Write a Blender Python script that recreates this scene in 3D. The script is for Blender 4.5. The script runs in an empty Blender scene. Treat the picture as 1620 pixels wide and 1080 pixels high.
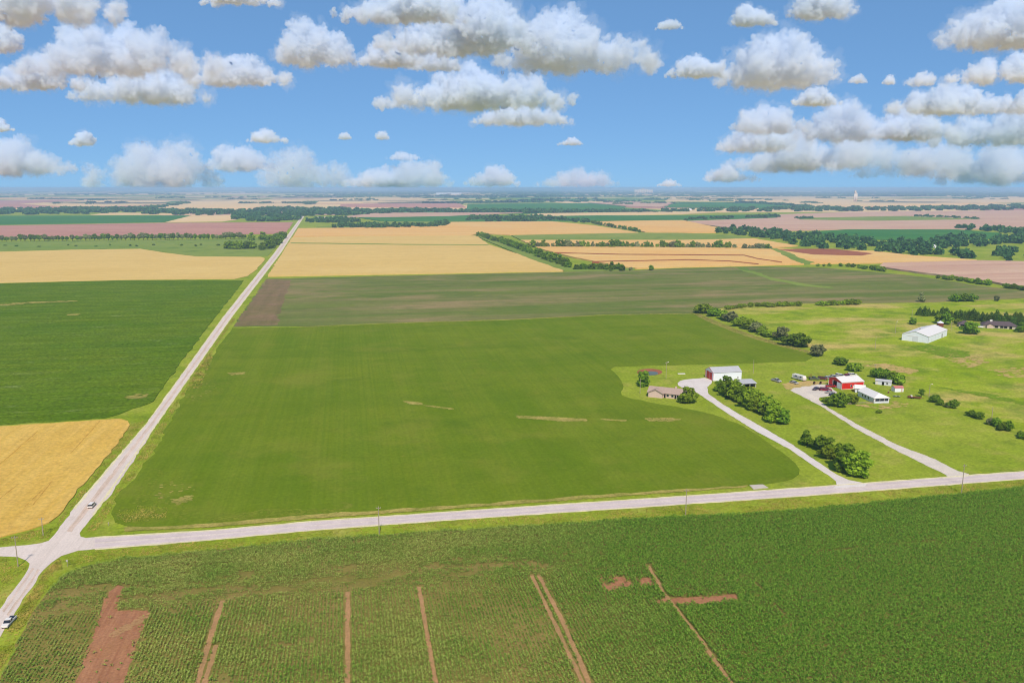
import bpy, bmesh, math, random
import numpy as np
from mathutils import Vector, Matrix

# ------------------------------------------------------------------ camera, sky, sun, exposure
sc = bpy.context.scene
COL = sc.collection
FOC, H, YAW = 1300.0, 115.0, math.radians(11.25)      # focal length in photo pixels, flying height, heading
PITCH = math.atan(243 / FOC)
CP, SP, CY, SY = math.cos(PITCH), math.sin(PITCH), math.cos(YAW), math.sin(YAW)
SUN_EL, SUN_AZ = math.radians(49), math.radians(186.5)
EXPOSURE = 0.0

cam = bpy.data.cameras.new('camera')
cob = bpy.data.objects.new('camera', cam)
COL.objects.link(cob)
sc.camera = cob
cam.sensor_width = 36
cam.lens = FOC / 1620 * 36
cam.clip_start, cam.clip_end = 1.0, 250000
cob.location = (0, 0, H)
cob.rotation_euler = (math.pi / 2 - PITCH, 0, -YAW)

world = bpy.data.worlds.new('World')
sc.world = world
world.use_nodes = True
wn = world.node_tree
sky = wn.nodes.new('ShaderNodeTexSky')
sky.sky_type = 'NISHITA'
sky.sun_disc = False
sky.sun_elevation, sky.sun_rotation = SUN_EL, SUN_AZ
sky.altitude, sky.air_density, sky.dust_density, sky.ozone_density = 0, .5, 0.0, 6.0
gm = wn.nodes.new('ShaderNodeGamma')                   # flattens the sky's brightness towards the horizon
gm.inputs['Gamma'].default_value = .36
tint = wn.nodes.new('ShaderNodeMix')
tint.data_type, tint.blend_type = 'RGBA', 'MULTIPLY'
tint.inputs[0].default_value = 1
tint.inputs[7].default_value = (1.46, 2.48, 3.65, 1)
wn.links.new(sky.outputs[0], gm.inputs['Color'])
wn.links.new(gm.outputs[0], tint.inputs[6])
wn.links.new(tint.outputs[2], wn.nodes['Background'].inputs[0])
wn.nodes['Background'].inputs[1].default_value = 0.1

sl = bpy.data.lights.new('sun', 'SUN')
sl.energy, sl.angle, sl.color = 4.0, math.radians(.5), (1, .98, .955)
so = bpy.data.objects.new('sun', sl)
COL.objects.link(so)
so.location = (0, -300, 600)
so.rotation_euler = (math.pi / 2 - SUN_EL, 0, math.pi - SUN_AZ)

sc.view_settings.view_transform = 'Standard'
sc.view_settings.look = 'None'
sc.view_settings.exposure = EXPOSURE
sc.view_settings.gamma = 1
sc.cycles.volume_bounces = 10
sc.cycles.max_bounces = 14
sc.cycles.use_denoising = True
sc.cycles.filter_width = 1.1

# ------------------------------------------------------------------ helpers
rnd = random.Random(11)
nrg = np.random.default_rng(5)
K = (1.09, 1.26, 1.51)                                               # display light per unit of albedo on sunlit flat ground


def lin(c):
    c = c / 255
    return c / 12.92 if c <= .04045 else ((c + .055) / 1.055) ** 2.4


def alb(r, g, b, k=None):
    return tuple(min(.9, lin(v) / q) for v, q in zip((r, g, b), k or K)) + (1,)


def G(x, y, z=0.0):
    """photo pixel -> point of the plain (height z) it looks at"""
    u, v = (x - 810) / FOC, (540 - y) / FOC
    t = (z - H) / (-SP + v * CP)
    a, b = u * t, (CP + v * SP) * t
    return Vector((a * CY + b * SY, -a * SY + b * CY, z))


def ppm(y):
    """photo pixels per metre for something standing at ground pixel row y"""
    v = (540 - y) / FOC
    return FOC * (SP - v * CP) / H


def sky_point(x, y, dist):
    u, v = (x - 810) / FOC, (540 - y) / FOC
    d = Vector((u, CP + v * SP, -SP + v * CP)) * (dist / (CP + v * SP))
    return Vector((d.x * CY + d.y * SY, -d.x * SY + d.y * CY, d.z + H))


def hgt(x, y, ytop):
    b = G(x, y)
    D = b.x * SY + b.y * CY
    v = (540 - ytop) / FOC
    return H + (-SP + v * CP) / (CP + v * SP) * D


def in_poly(P, poly):
    x, y = P[:, 0], P[:, 1]
    r = np.zeros(len(P), bool)
    n = len(poly)
    for i in range(n):
        (x0, y0), (x1, y1) = poly[i], poly[(i + 1) % n]
        c = ((y0 > y) != (y1 > y)) & (x < (x1 - x0) * (y - y0) / ((y1 - y0) or 1e-9) + x0)
        r ^= c
    return r


def wpoly(pts):
    return [tuple(G(*p)[:2]) for p in pts]


def sample_poly(poly, n):
    a = np.array(poly)
    lo, hi = a.min(0), a.max(0)
    out = np.zeros((0, 2))
    while len(out) < n:
        q = nrg.uniform(lo, hi, size=(n * 4, 2))
        out = np.concatenate([out, q[in_poly(q, poly)]])
    return out[:n]


def tag(o, label=None, cat=None, group=None, kind=None):
    if label: o['label'] = label
    if cat: o['category'] = cat
    if group: o['group'] = group
    if kind: o['kind'] = kind
    return o


def empty(name, loc, rz, label, cat, group=None):
    o = bpy.data.objects.new(name, None)
    COL.objects.link(o)
    o.location = loc
    o.rotation_euler = (0, 0, rz)
    o.empty_display_size = .5
    return tag(o, label, cat, group)


def copy_tree(o, parent=None):
    c = o.copy()
    COL.objects.link(c)
    if parent is not None:
        c.parent = parent
    for ch in list(o.children):
        copy_tree(ch, c)
    return c


class MB:
    """collects solids, links them as one mesh object"""
    def __init__(s):
        s.bm = bmesh.new()

    def box(s, c, size, rz=0, bev=0):
        m = Matrix.Translation(c) @ Matrix.Rotation(rz, 4, 'Z') @ Matrix.Diagonal((*size, 1))
        r = bmesh.ops.create_cube(s.bm, size=1, matrix=m)
        if bev:
            es = list({e for v in r['verts'] for e in v.link_edges})
            bmesh.ops.bevel(s.bm, geom=es, offset=bev, segments=2, affect='EDGES', profile=.6)
        return s

    def tube(s, a, b, r1, r2, n=8):
        a, b = Vector(a), Vector(b)
        d = b - a
        m = Matrix.Translation((a + b) / 2) @ d.to_track_quat('Z', 'Y').to_matrix().to_4x4()
        bmesh.ops.create_cone(s.bm, cap_ends=True, segments=n, radius1=r1, radius2=r2, depth=d.length, matrix=m)
        return s

    def ball(s, c, r, sub=2):
        r = (r, r, r) if isinstance(r, (int, float)) else r
        bmesh.ops.create_icosphere(s.bm, subdivisions=sub, radius=1, matrix=Matrix.Translation(c) @ Matrix.Diagonal((*r, 1)))
        return s

    def poly(s, pts, faces):
        vs = [s.bm.verts.new(p) for p in pts]
        for f in faces:
            s.bm.faces.new([vs[i] for i in f])
        return s

    def prism(s, prof, x0, x1, axis='x'):
        """profile (pairs) extruded along x: pairs are (y,z); axis y: pairs are (x,z)"""
        n = len(prof)
        P = [(x0, p[0], p[1]) if axis == 'x' else (p[0], x0, p[1]) for p in prof]
        P += [(x1, p[0], p[1]) if axis == 'x' else (p[0], x1, p[1]) for p in prof]
        F = [tuple(range(n)), tuple(range(2 * n - 1, n - 1, -1))]
        F += [(i, i + n, (i + 1) % n + n, (i + 1) % n) for i in range(n)]
        return s.poly(P, F)

    def build(s, name, mat, parent=None, smooth=False):
        bmesh.ops.recalc_face_normals(s.bm, faces=s.bm.faces[:])
        me = bpy.data.meshes.new(name)
        s.bm.to_mesh(me)
        s.bm.free()
        me.materials.append(mat)
        if smooth:
            me.polygons.foreach_set('use_smooth', [True] * len(me.polygons))
        o = bpy.data.objects.new(name, me)
        COL.objects.link(o)
        if parent is not None:
            o.parent = parent
        return o


# ------------------------------------------------------------------ materials
class NT:
    def __init__(s, name):
        s.m = bpy.data.materials.new(name)
        s.m.use_nodes = True
        s.t = s.m.node_tree
        s.b = s.t.nodes['Principled BSDF']
        s.out = s.t.nodes['Material Output']

    def n(s, kind, **kw):
        nd = s.t.nodes.new(kind)
        for k, v in kw.items():
            setattr(nd, k, v)
        return nd

    def l(s, a, b):
        s.t.links.new(a, b)

    def pos(s):
        if not hasattr(s, '_p'):
            s._p = s.n('ShaderNodeNewGeometry').outputs['Position']
        return s._p

    def noise(s, size, detail=3, rough=.55, stretch=(1, 1, 1), off=0.0, src=None):
        mp = s.n('ShaderNodeMapping')
        mp.inputs['Scale'].default_value = [1 / (size * q) for q in stretch]
        mp.inputs['Location'].default_value = (off, off * 1.7, 0)
        s.l(src or s.pos(), mp.inputs['Vector'])
        nz = s.n('ShaderNodeTexNoise')
        nz.inputs['Scale'].default_value = 1
        nz.inputs['Detail'].default_value = detail
        nz.inputs['Roughness'].default_value = rough
        s.l(mp.outputs[0], nz.inputs['Vector'])
        return nz.outputs['Fac']

    def ramp(s, fac, lo, hi, a=0.0, b=1.0):
        r = s.n('ShaderNodeMapRange')
        r.inputs['From Min'].default_value, r.inputs['From Max'].default_value = lo, hi
        r.inputs['To Min'].default_value, r.inputs['To Max'].default_value = a, b
        s.l(fac, r.inputs['Value'])
        return r.outputs['Result']

    def mix(s, fac, a, b, mode='MIX'):
        m = s.n('ShaderNodeMix', data_type='RGBA', blend_type=mode)
        for sock, v in ((m.inputs[0], fac), (m.inputs[6], a), (m.inputs[7], b)):
            if isinstance(v, (int, float, tuple)):
                sock.default_value = v
            else:
                s.l(v, sock)
        return m.outputs[2]

    def mul(s, a, b):
        m = s.n('ShaderNodeMath', operation='MULTIPLY')
        for sock, v in zip(m.inputs, (a, b)):
            if isinstance(v, (int, float)):
                sock.default_value = v
            else:
                s.l(v, sock)
        return m.outputs[0]

    def grey(s, v):
        c = s.n('ShaderNodeCombineColor')
        for i in range(3):
            s.l(v, c.inputs[i])
        return c.outputs[0]

    def bump(s, fac, strength, dist):
        b = s.n('ShaderNodeBump')
        b.inputs['Strength'].default_value, b.inputs['Distance'].default_value = strength, dist
        s.l(fac, b.inputs['Height'])
        s.l(b.outputs[0], s.b.inputs['Normal'])

    def done(s, col, rough=.95, spec=.08):
        if isinstance(col, tuple):
            s.b.inputs['Base Color'].default_value = col
        else:
            s.l(col, s.b.inputs['Base Color'])
        s.b.inputs['Roughness'].default_value = rough
        s.b.inputs['Specular IOR Level'].default_value = spec
        return s.m


def field_mat(name, c1, c2, P=90, streak=None, fine=.16, fsize=1.6, spots=None, mid=.1, off=0.0, lo=.35, hi=.65):
    """soil and crop colours: patches of c1/c2, streaks along the rows, fine leaf grain, scattered spots"""
    t = NT(name)
    c = t.mix(t.ramp(t.noise(P, 4, .6, off=off), lo, hi), alb(*c1), alb(*c2))
    for st in (streak or []):
        col, direc, width, length, amt = st[:5]
        sv = (1, length / width, 1) if direc == 'ns' else (length / width, 1, 1)
        c = t.mix(t.mul(t.ramp(t.noise(width, 2, .5, sv, off + 7), .42, .68), amt), c, alb(*col))
    for sp in (spots or []):
        col, size, lo_, hi_, amt = sp[:5]
        sv = sp[5] if len(sp) > 5 else (1, 1, 1)
        c = t.mix(t.mul(t.ramp(t.noise(size, 4, .65, sv, off + 31 + size), lo_, hi_), amt), c, alb(*col))
    g = t.ramp(t.noise(fsize, 3, .7, off=off), .25, .75, 1 - fine * 1.6, 1 + fine * 1.6)
    g2 = t.ramp(t.noise(fsize * 8, 4, .65, off=off + 3), .3, .7, 1 - mid, 1 + mid)
    c = t.mix(1.0, c, t.grey(t.mul(g, g2)), 'MULTIPLY')
    return t.done(c, 1, 0)


def flat_mat(name, rgb, rough=.7, spec=.3, var=.08, size=1.5, metal=0, k=None, obj_var=0.0):
    t = NT(name)
    co = t.n('ShaderNodeTexCoord').outputs['Object']
    c = t.mix(1.0, alb(*rgb, k), t.grey(t.ramp(t.noise(size, 4, .6, src=co), .3, .7, 1 - var, 1 + var)), 'MULTIPLY')
    t.b.inputs['Metallic'].default_value = metal
    return t.done(c, rough, spec)


M = {}
M['grass'] = field_mat('grass', (138, 162, 42), (158, 174, 60), 60, fine=.2, spots=[((186, 178, 98), 18, .52, .72, .6), ((104, 134, 34), 25, .55, .7, .6)], mid=.1)
M['pasture'] = field_mat('pasture_grass', (142, 168, 32), (160, 178, 54), 50, fine=.2, spots=[((206, 184, 116), 60, .47, .62, .85, (1.8, .8, 1)), ((112, 144, 36), 30, .5, .64, .75), ((190, 186, 96), 12, .55, .7, .6)], mid=.12, off=5)
M['green_crop'] = field_mat('green_crop', (104, 132, 24), (122, 141, 34), 110, streak=[((128, 145, 42), 'ns', 14, 260, .55), ((118, 142, 40), 'ns', 4, 420, .4), ((94, 124, 20), 'ns', 1.4, 300, .3), ((92, 122, 22), 'ew', 30, 300, .35)], fine=.1, fsize=1.6, mid=.05, spots=[((138, 144, 56), 45, .52, .72, .5), ((86, 116, 22), 38, .56, .74, .5), ((150, 146, 70), 9, .66, .76, .5)])
M['left_crop'] = field_mat('row_crop', (88, 122, 14), (106, 130, 24), 90, streak=[((124, 146, 56), 'ew', 3, 90, .5), ((76, 112, 8), 'ew', 12, 260, .5)], fine=.3, fsize=2.2, spots=[((142, 160, 104), 9, .6, .72, .55, (3, 1, 1))])
M['sparse_crop'] = field_mat('sparse_crop', (124, 136, 72), (108, 128, 58), 140, streak=[((158, 142, 104), 'ew', 35, 420, .75), ((86, 112, 46), 'ew', 22, 300, .5)], fine=.1, mid=.08, spots=[((166, 146, 110), 70, .5, .66, .7, (2.5, 1, 1)), ((92, 120, 52), 60, .55, .68, .6, (1.6, .7, 1))])
M['brown_soil'] = field_mat('ploughed_soil', (148, 126, 100), (128, 120, 80), 60, streak=[((112, 108, 72), 'ns', 8, 120, .5), ((152, 122, 106), 'ew', 14, 100, .4)], fine=.12)
M['wheat_gold'] = field_mat('ripe_wheat', (226, 192, 100), (218, 182, 90), 45, streak=[((233, 200, 118), 'ns', 3, 70, .5), ((206, 164, 78), 'ns', 1.5, 120, .25)], fine=.14, fsize=1.5, spots=[((202, 160, 76), 14, .6, .72, .5)], mid=.08)
M['wheat_dark'] = field_mat('trodden_wheat', (196, 152, 70), (206, 164, 80), 6, fine=.2)
M['wheat_pale'] = field_mat('pale_wheat', (226, 196, 124), (232, 204, 134), 150, streak=[((218, 186, 112), 'ew', 12, 300, .45)], fine=.06, spots=[((200, 172, 108), 60, .66, .76, .5, (3, .6, 1))], mid=.05)
M['wheat_orange'] = field_mat('orange_wheat', (240, 194, 122), (238, 202, 136), 260, streak=[((224, 168, 96), 'ew', 25, 600, .5)], fine=.05, mid=.05, off=9)
M['contour'] = field_mat('contour_wheat', (240, 194, 122), (238, 206, 138), 160, streak=[((230, 176, 110), 'ew', 14, 300, .5)], fine=.06, mid=.06, off=12)
M['red_soil'] = field_mat('red_soil', (168, 106, 82), (156, 98, 76), 50, fine=.12, streak=[((184, 126, 98), 'ns', 2, 30, .4)])
M['dark_stripe'] = field_mat('terrace_soil', (170, 106, 66), (150, 92, 62), 50, fine=.1)
M['pink'] = field_mat('stubble', (214, 176, 158), (218, 188, 166), 220, streak=[((186, 138, 128), 'ew', 30, 500, .5), ((210, 178, 150), 'ns', 40, 500, .4)], fine=.05, mid=.05, off=3)
M['rose'] = field_mat('rose_soil', (198, 148, 136), (208, 160, 146), 200, streak=[((170, 114, 108), 'ew', 25, 500, .5)], fine=.05, off=6)
M['far_tan'] = field_mat('far_wheat', (240, 212, 164), (236, 204, 154), 500, fine=.02, mid=.04, off=14)
M['far_green'] = field_mat('far_green', (64, 128, 62), (84, 140, 66), 400, streak=[((58, 112, 54), 'ew', 40, 700, .5)], fine=.03, mid=.05, off=16)
M['far_lime'] = field_mat('far_pasture', (128, 154, 70), (146, 162, 80), 250, fine=.04, mid=.08, spots=[((84, 122, 48), 60, .55, .68, .6)], off=18)
M['corn_soil'] = field_mat('corn_soil', (150, 136, 80), (130, 128, 64), 25, fine=.16, fsize=.8, streak=[((128, 110, 58), 'ns', 1.2, 40, .3)], mid=.1)
M['bare'] = field_mat('bare_soil', (182, 134, 102), (172, 126, 92), 12, fine=.14, fsize=.8, streak=[((150, 96, 74), 'ns', .9, 30, .45)], mid=.1)
M['tram'] = field_mat('tramline_soil', (188, 148, 108), (172, 140, 98), 12, fine=.14, fsize=.8, mid=.1)
M['thin'] = field_mat('thin_crop', (134, 146, 52), (122, 140, 40), 12, fine=.15)
M['dry'] = field_mat('dry_turf', (206, 178, 124), (192, 176, 104), 15, fine=.15)
M['lush'] = field_mat('lush_weeds', (118, 152, 34), (130, 158, 44), 12, fine=.2)
M['straw'] = field_mat('dry_grass', (186, 172, 100), (150, 152, 72), 8, fine=.2, fsize=1.2)
M['gravel'] = field_mat('gravel', (234, 224, 220), (226, 216, 212), 30, fine=.07, fsize=.7, mid=.04, spots=[((196, 180, 168), 7, .58, .72, .4)], streak=[((202, 188, 178), 'ns', .9, 60, .28)])
M['gravel_edge'] = field_mat('gravel_edge', (240, 234, 196), (228, 222, 182), 12, fine=.1, fsize=.7)
M['track'] = field_mat('wheel_track', (220, 200, 186), (230, 214, 204), 14, fine=.09, fsize=.7, streak=[((190, 166, 148), 'ns', .7, 50, .5)])
M['ew_track'] = field_mat('road_lane', (228, 216, 218), (220, 208, 212), 25, fine=.05, fsize=.7, streak=[((194, 182, 186), 'ew', .8, 60, .5)])
M['drive'] = field_mat('driveway_gravel', (234, 230, 230), (224, 218, 218), 9, fine=.06, fsize=.6, mid=.05)
M['pad'] = field_mat('yard_gravel', (230, 222, 212), (220, 214, 208), 8, fine=.1, fsize=.6, mid=.08)
M['water'] = NT('pond_water').done(alb(104, 118, 108), .35, .15)
M['wood_far'] = field_mat('far_wood', (44, 82, 42), (60, 96, 46), 120, fine=.12, fsize=6, mid=.14)

M['white_metal'] = flat_mat('white_metal', (255, 255, 255), .5, .3, .03, k=(1.13, 1.18, 1.2))
M['white_roof'] = flat_mat('white_roof', (246, 246, 248), .45, .4, .03)
M['lilac_wall'] = flat_mat('pale_grey_wall', (232, 228, 232), .6, .3, .04, k=(1.1, 1.12, 1.18))
M['galv'] = flat_mat('galvanised_roof', (196, 200, 208), .6, .3, .06)
M['red_wall'] = flat_mat('red_metal', (226, 40, 22), .5, .35, .06)
M['red_door'] = flat_mat('red_door', (206, 56, 60), .5, .3, .06)
M['brick'] = flat_mat('pinkish_brick', (226, 204, 196), .9, .1, .1, .5)
M['shingle'] = flat_mat('tan_shingle', (186, 166, 156), .95, .1, .14, .5)
M['dark_shingle'] = flat_mat('dark_shingle', (104, 92, 98), .95, .1, .14, .6)
M['glass'] = flat_mat('window_glass', (44, 50, 62), .12, .5, .05)
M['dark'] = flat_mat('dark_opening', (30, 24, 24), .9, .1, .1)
M['white'] = flat_mat('white_paint', (244, 244, 244), .4, .4, .03)
M['silver'] = flat_mat('silver_paint', (196, 198, 200), .3, .5, .04)
M['charcoal'] = flat_mat('charcoal_paint', (46, 46, 50), .35, .5, .06)
M['maroon'] = flat_mat('maroon_paint', (158, 22, 52), .3, .5, .05)
M['car_red'] = flat_mat('red_paint', (190, 26, 34), .3, .5, .05)
M['plum'] = flat_mat('plum_paint', (96, 78, 96), .3, .5, .05)
M['green_paint'] = flat_mat('faded_green_paint', (112, 122, 96), .5, .4, .1)
M['blue_stripe'] = flat_mat('lavender_stripe', (150, 156, 204), .4, .4, .05)
M['tyre'] = flat_mat('tyre_rubber', (28, 28, 30), .9, .1, .1)
M['chrome'] = flat_mat('headlight_lens', (220, 222, 225), .2, .6, .02)
M['pink_roof'] = flat_mat('faded_pink_roof', (206, 130, 130), .8, .2, .1)
M['rust'] = flat_mat('rusty_steel', (128, 74, 52), .8, .2, .18, .4)
M['timber'] = flat_mat('pole_timber', (178, 168, 150), .9, .1, .12, .4)
M['steel'] = flat_mat('grey_steel', (188, 190, 192), .5, .4, .05)
M['sign'] = flat_mat('sign_back', (206, 208, 196), .5, .3, .04)
M['concrete'] = flat_mat('concrete', (210, 202, 194), .9, .15, .08)
M['grain'] = flat_mat('elevator_concrete', (236, 226, 216), .9, .1, .05, 8)
M['bark'] = flat_mat('bark', (92, 76, 58), .95, .1, .2, .4)


def leaf_mat(name, c1, c2, obj_amp=.35, size=1.6, west=None):
    t = NT(name)
    oi = t.n('ShaderNodeObjectInfo').outputs['Random']
    c = t.mix(t.ramp(t.noise(size, 2, .6), .35, .65), alb(*c1), alb(*c2))
    if west:                                            # paler, drier stand towards the west end of the field
        sx = t.n('ShaderNodeSeparateXYZ')
        t.l(t.pos(), sx.inputs[0])
        c2_ = t.mix(t.ramp(t.noise(size, 2, .6), .35, .65), alb(*west[0]), alb(*west[1]))
        f_ = t.mul(t.ramp(sx.outputs['X'], 20, 95, .7, .05), t.ramp(t.noise(22, 4, .65, (1.5, 1, 1), 4), .34, .62, .15, 1))
        c = t.mix(f_, c, c2_)
    c = t.mix(1.0, c, t.grey(t.ramp(oi, 0, 1, 1 - obj_amp, 1 + obj_amp)), 'MULTIPLY')
    hsv = t.n('ShaderNodeHueSaturation')
    t.l(t.ramp(oi, 0, 1, .488, .512), hsv.inputs['Hue'])
    t.l(c, hsv.inputs['Color'])
    c = hsv.outputs[0]
    t.done(c, .85, .12)
    tr = t.n('ShaderNodeBsdfTranslucent')
    t.l(c, tr.inputs['Color'])
    mx = t.n('ShaderNodeMixShader')
    mx.inputs[0].default_value = .3
    t.l(t.b.outputs[0], mx.inputs[1])
    t.l(tr.outputs[0], mx.inputs[2])
    t.l(mx.outputs[0], t.out.inputs['Surface'])
    return t.m


M['leaf'] = leaf_mat('leaves', (124, 158, 30), (172, 200, 58), .3)
M['leaf_dark'] = leaf_mat('dark_leaves', (104, 142, 30), (142, 176, 48), .3)
M['leaf_grey'] = leaf_mat('grey_leaves', (142, 158, 96), (176, 186, 132), .25)
M['needle'] = leaf_mat('needles', (84, 116, 32), (112, 142, 42), .25)
M['wood_leaf'] = leaf_mat('woodland_leaves', (78, 122, 64), (102, 144, 70), .0, 30)
M['corn'] = leaf_mat('corn_leaves', (56, 112, 12), (146, 198, 68), .0, .8, ((136, 160, 54), (226, 230, 138)))
M['weed'] = leaf_mat('weed_leaves', (154, 178, 44), (216, 204, 106), .0, 7)


# ------------------------------------------------------------------ ground, fields, roads
def sheet(name, pts, z, mat, depth=None, jit=0.0, seg=None, kind='structure'):
    """a field or road: outline given in photo pixels on the plain, top at z, skirt down into the ground"""
    w = [G(*p) if len(p) == 2 else Vector(p) for p in pts]
    out = []
    for a, b in zip(w, w[1:] + w[:1]):
        d = (b - a).length
        far = min(a.length, b.length)
        sg = seg or max(4.0, far * .012)
        n = max(1, min(60, int(d / sg)))
        for i in range(n):
            p = a.lerp(b, i / n)
            if jit and i:
                nv = Vector((-(b - a).y, (b - a).x, 0)).normalized()
                p = p + nv * rnd.gauss(0, jit)
            out.append(p)
    bm = bmesh.new()
    top = [bm.verts.new((p.x, p.y, z)) for p in out]
    f = bm.faces.new(top)
    f.normal_update()
    if f.normal.z < 0:
        bmesh.ops.reverse_faces(bm, faces=[f])
    if depth:
        bot = [bm.verts.new((p.x, p.y, z - depth)) for p in out]
        n = len(top)
        for i in range(n):
            bm.faces.new((top[i], top[(i + 1) % n], bot[(i + 1) % n], bot[i]))
    bmesh.ops.triangulate(bm, faces=[f])
    bmesh.ops.recalc_face_normals(bm, faces=bm.faces[:])
    up = sum(fc.normal.z * fc.calc_area() for fc in bm.faces)
    if up < 0:
        bmesh.ops.reverse_faces(bm, faces=bm.faces[:])
    me = bpy.data.meshes.new(name)
    bm.to_mesh(me)
    bm.free()
    me.materials.append(mat)
    o = bpy.data.objects.new(name, me)
    COL.objects.link(o)
    o['kind'] = kind
    return o


R = 62000
g = MB().poly([(-R, -R, 0), (R, -R, 0), (R, R, 0), (-R, R, 0)], [(0, 1, 2, 3)]).build('ground', M['grass'])
g['kind'] = 'structure'

ZC = [.22]


def fld(name, pts, mat, jit=.5, dz=.03, depth=True):
    ZC[0] += dz
    return sheet(name, pts, ZC[0], M[mat], ZC[0] + .05 if depth else None, jit)


# farmland beyond the traced fields: a patchwork on the half-mile grid
def patchwork():
    keys = ['far_tan', 'far_tan', 'far_tan', 'pink', 'rose', 'far_green', 'far_green', 'wheat_orange', 'far_lime', 'far_tan']
    bms = MB()
    faces = []
    r2 = random.Random(3)
    y = 3600.0
    while y < 44000:
        dy = 800 if y < 12000 else 1600
        x = -24000.0
        while x < 34000:
            dx = r2.choice((800, 800, 1600))
            if abs(x - y * .2) < y * .78 + 900 and r2.random() < .82:
                m = 14 + r2.random() * 12
                faces.append((x + m, y + m, x + dx - m, y + dy - m, r2.randrange(len(keys))))
            x += dx
        y += dy
    me = bpy.data.meshes.new('farmland')
    V, F, I = [], [], []
    for k, (x0, y0, x1, y1, mi) in enumerate(faces):
        b = len(V)
        V += [(x0, y0, .2), (x1, y0, .2), (x1, y1, .2), (x0, y1, .2)]
        F.append((b, b + 1, b + 2, b + 3))
        I.append(mi)
    me.from_pydata(V, [], F)
    for k in keys:
        me.materials.append(M[k])
    me.polygons.foreach_set('material_index', I)
    o = bpy.data.objects.new('farmland', me)
    COL.objects.link(o)
    o['kind'] = 'structure'


patchwork()

# near fields
CENTRAL = [(367, 519), (475, 518), (654, 511), (801, 507), (960, 499), (1097, 496.7), (1115, 507), (1153, 523), (1194, 537), (1239, 549.6), (1280, 560), (1286, 565), (1274, 571.5), (1225, 573), (1174, 575), (1062, 577.7), (972, 580), (965, 584), (980, 598.5), (986.5, 611), (982, 620), (984, 626), (998.7, 631), (1051.7, 641), (1113, 652.5), (1143, 660.7), (1184, 680), (1215, 700), (1240, 718), (1258, 733), (1265, 743), (1264, 750), (1254, 757), (1228, 763.5), (1195, 767), (1060, 775.5), (900, 786), (700, 800.5), (500, 814), (400, 822), (330, 828.5), (250, 833.5), (205, 833), (182, 826), (176, 812), (187, 783), (217, 752), (249, 707), (272, 661), (297, 615), (324, 590), (336, 564), (352, 540)]
fld('green_field', CENTRAL, 'green_crop', .5)
fld('sparse_field', [(369, 517), (421, 441.3), (890, 430.5), (1000, 428), (1080, 424.3), (1197, 422), (1297, 423.3), (1380, 430), (1463, 438.5), (1547, 452), (1620, 460.5), (1900, 492), (1900, 496), (1620, 472), (1480, 478), (1363, 480), (1267, 480), (1177, 482), (1130, 489), (1097, 495.5), (960, 497.5), (801, 505.5), (654, 509.5), (475, 516.5)], 'sparse_crop', .8)
fld('ploughed_strip', [(371, 516.5), (440, 514), (445, 492), (452, 465), (461, 443.5), (423, 442)], 'brown_soil', 1.2)
fld('waterway', [(1160, 423.5), (1176, 423), (1224, 440), (1284, 451), (1320, 455), (1316, 456.5), (1262, 452), (1215, 441.5)], 'far_lime', 1.5)
fld('row_crop_field', [(-420, 458), (0, 448.5), (210, 443.5), (386, 443.6), (350, 490), (311, 540.5), (264, 603), (243, 635), (187, 656), (167, 661.5), (0, 672.5), (-420, 697)], 'left_crop', .5)
fld('wheat_field', [(-420, 701), (0, 675), (167, 664.3), (190, 663), (202, 666.5), (205.5, 673), (200, 682), (182.7, 706.6), (147.7, 749.4), (109, 794), (93, 816), (78, 827), (50.5, 837), (0, 850.5), (-420, 905)], 'wheat_gold', .35)
fld('wheat_field', [(-420, 406), (0, 398.5), (117, 395.3), (223, 394), (260, 400), (310, 406), (413, 406.7), (419, 409), (417, 414), (404, 428), (392, 437), (372, 441.5), (200, 443), (0, 447.8), (-420, 457)], 'wheat_pale', .5)
fld('pasture', [(-420, 392), (0, 383), (220, 380), (380, 378), (452, 373), (424, 405.5), (413, 406), (310, 405.4), (260, 399.3), (223, 393.3), (117, 394.7), (0, 397.7), (-420, 405)], 'far_lime', .8)
fld('stubble_field', [(-420, 366), (0, 357), (253, 352.7), (464, 351.7), (451, 370), (225, 373.5), (0, 376), (-420, 382)], 'rose', .8)
fld('far_green_field', [(-420, 344), (0, 341.5), (303, 341), (260, 351.7), (0, 356), (-420, 364)], 'far_green', 1, .2)
fld('far_wheat_field', [(304, 341), (370, 340.5), (374, 348), (353, 350.7), (262, 351.7)], 'far_tan', 1, .2)
fld('far_wheat_field', [(143, 340.5), (167, 337), (240, 337), (330, 340)], 'far_tan', 1, .2)
fld('far_wheat_field', [(27, 323), (167, 315.5), (292, 316), (220, 325.5), (113, 327)], 'far_tan', 2, .3)
fld('far_stubble_field', [(-400, 320), (0, 317), (160, 315.5), (30, 323), (110, 328), (-100, 332), (-400, 336)], 'rose', 2, .3)
fld('far_wheat_field', [(298, 318), (483, 317), (493, 323), (393, 329), (247, 330), (225, 328)], 'far_tan', 2, .3)
fld('wheat_field', [(424, 438), (462, 377), (540, 375), (754, 374), (773, 388), (840, 410), (903, 427.5), (890, 430)], 'wheat_pale', .6)
fld('orange_wheat_field', [(463, 376), (472, 362), (540, 361.5), (707, 357), (714, 352), (873, 351), (940, 357.5), (1010, 368.8), (807, 372.6), (757, 370), (745, 373.6), (540, 374.4)], 'wheat_orange', .8)
fld('fence_row', [(460, 385.2), (640, 387.6), (773, 388.4), (773, 389.6), (640, 389), (460, 386.6)], 'far_lime', 1.2, .05)
fld('hedge_verge', [(752, 374), (762, 373), (850, 404), (908, 426), (1004, 426), (1004, 428.4), (892, 430), (838, 411)], 'far_lime', .8)
fld('green_strip_field', [(809, 373.4), (1010, 369.6), (1080, 369.8), (1150, 373), (1190, 378), (1080, 380.5), (823, 380.5)], 'far_lime', 1)
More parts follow.
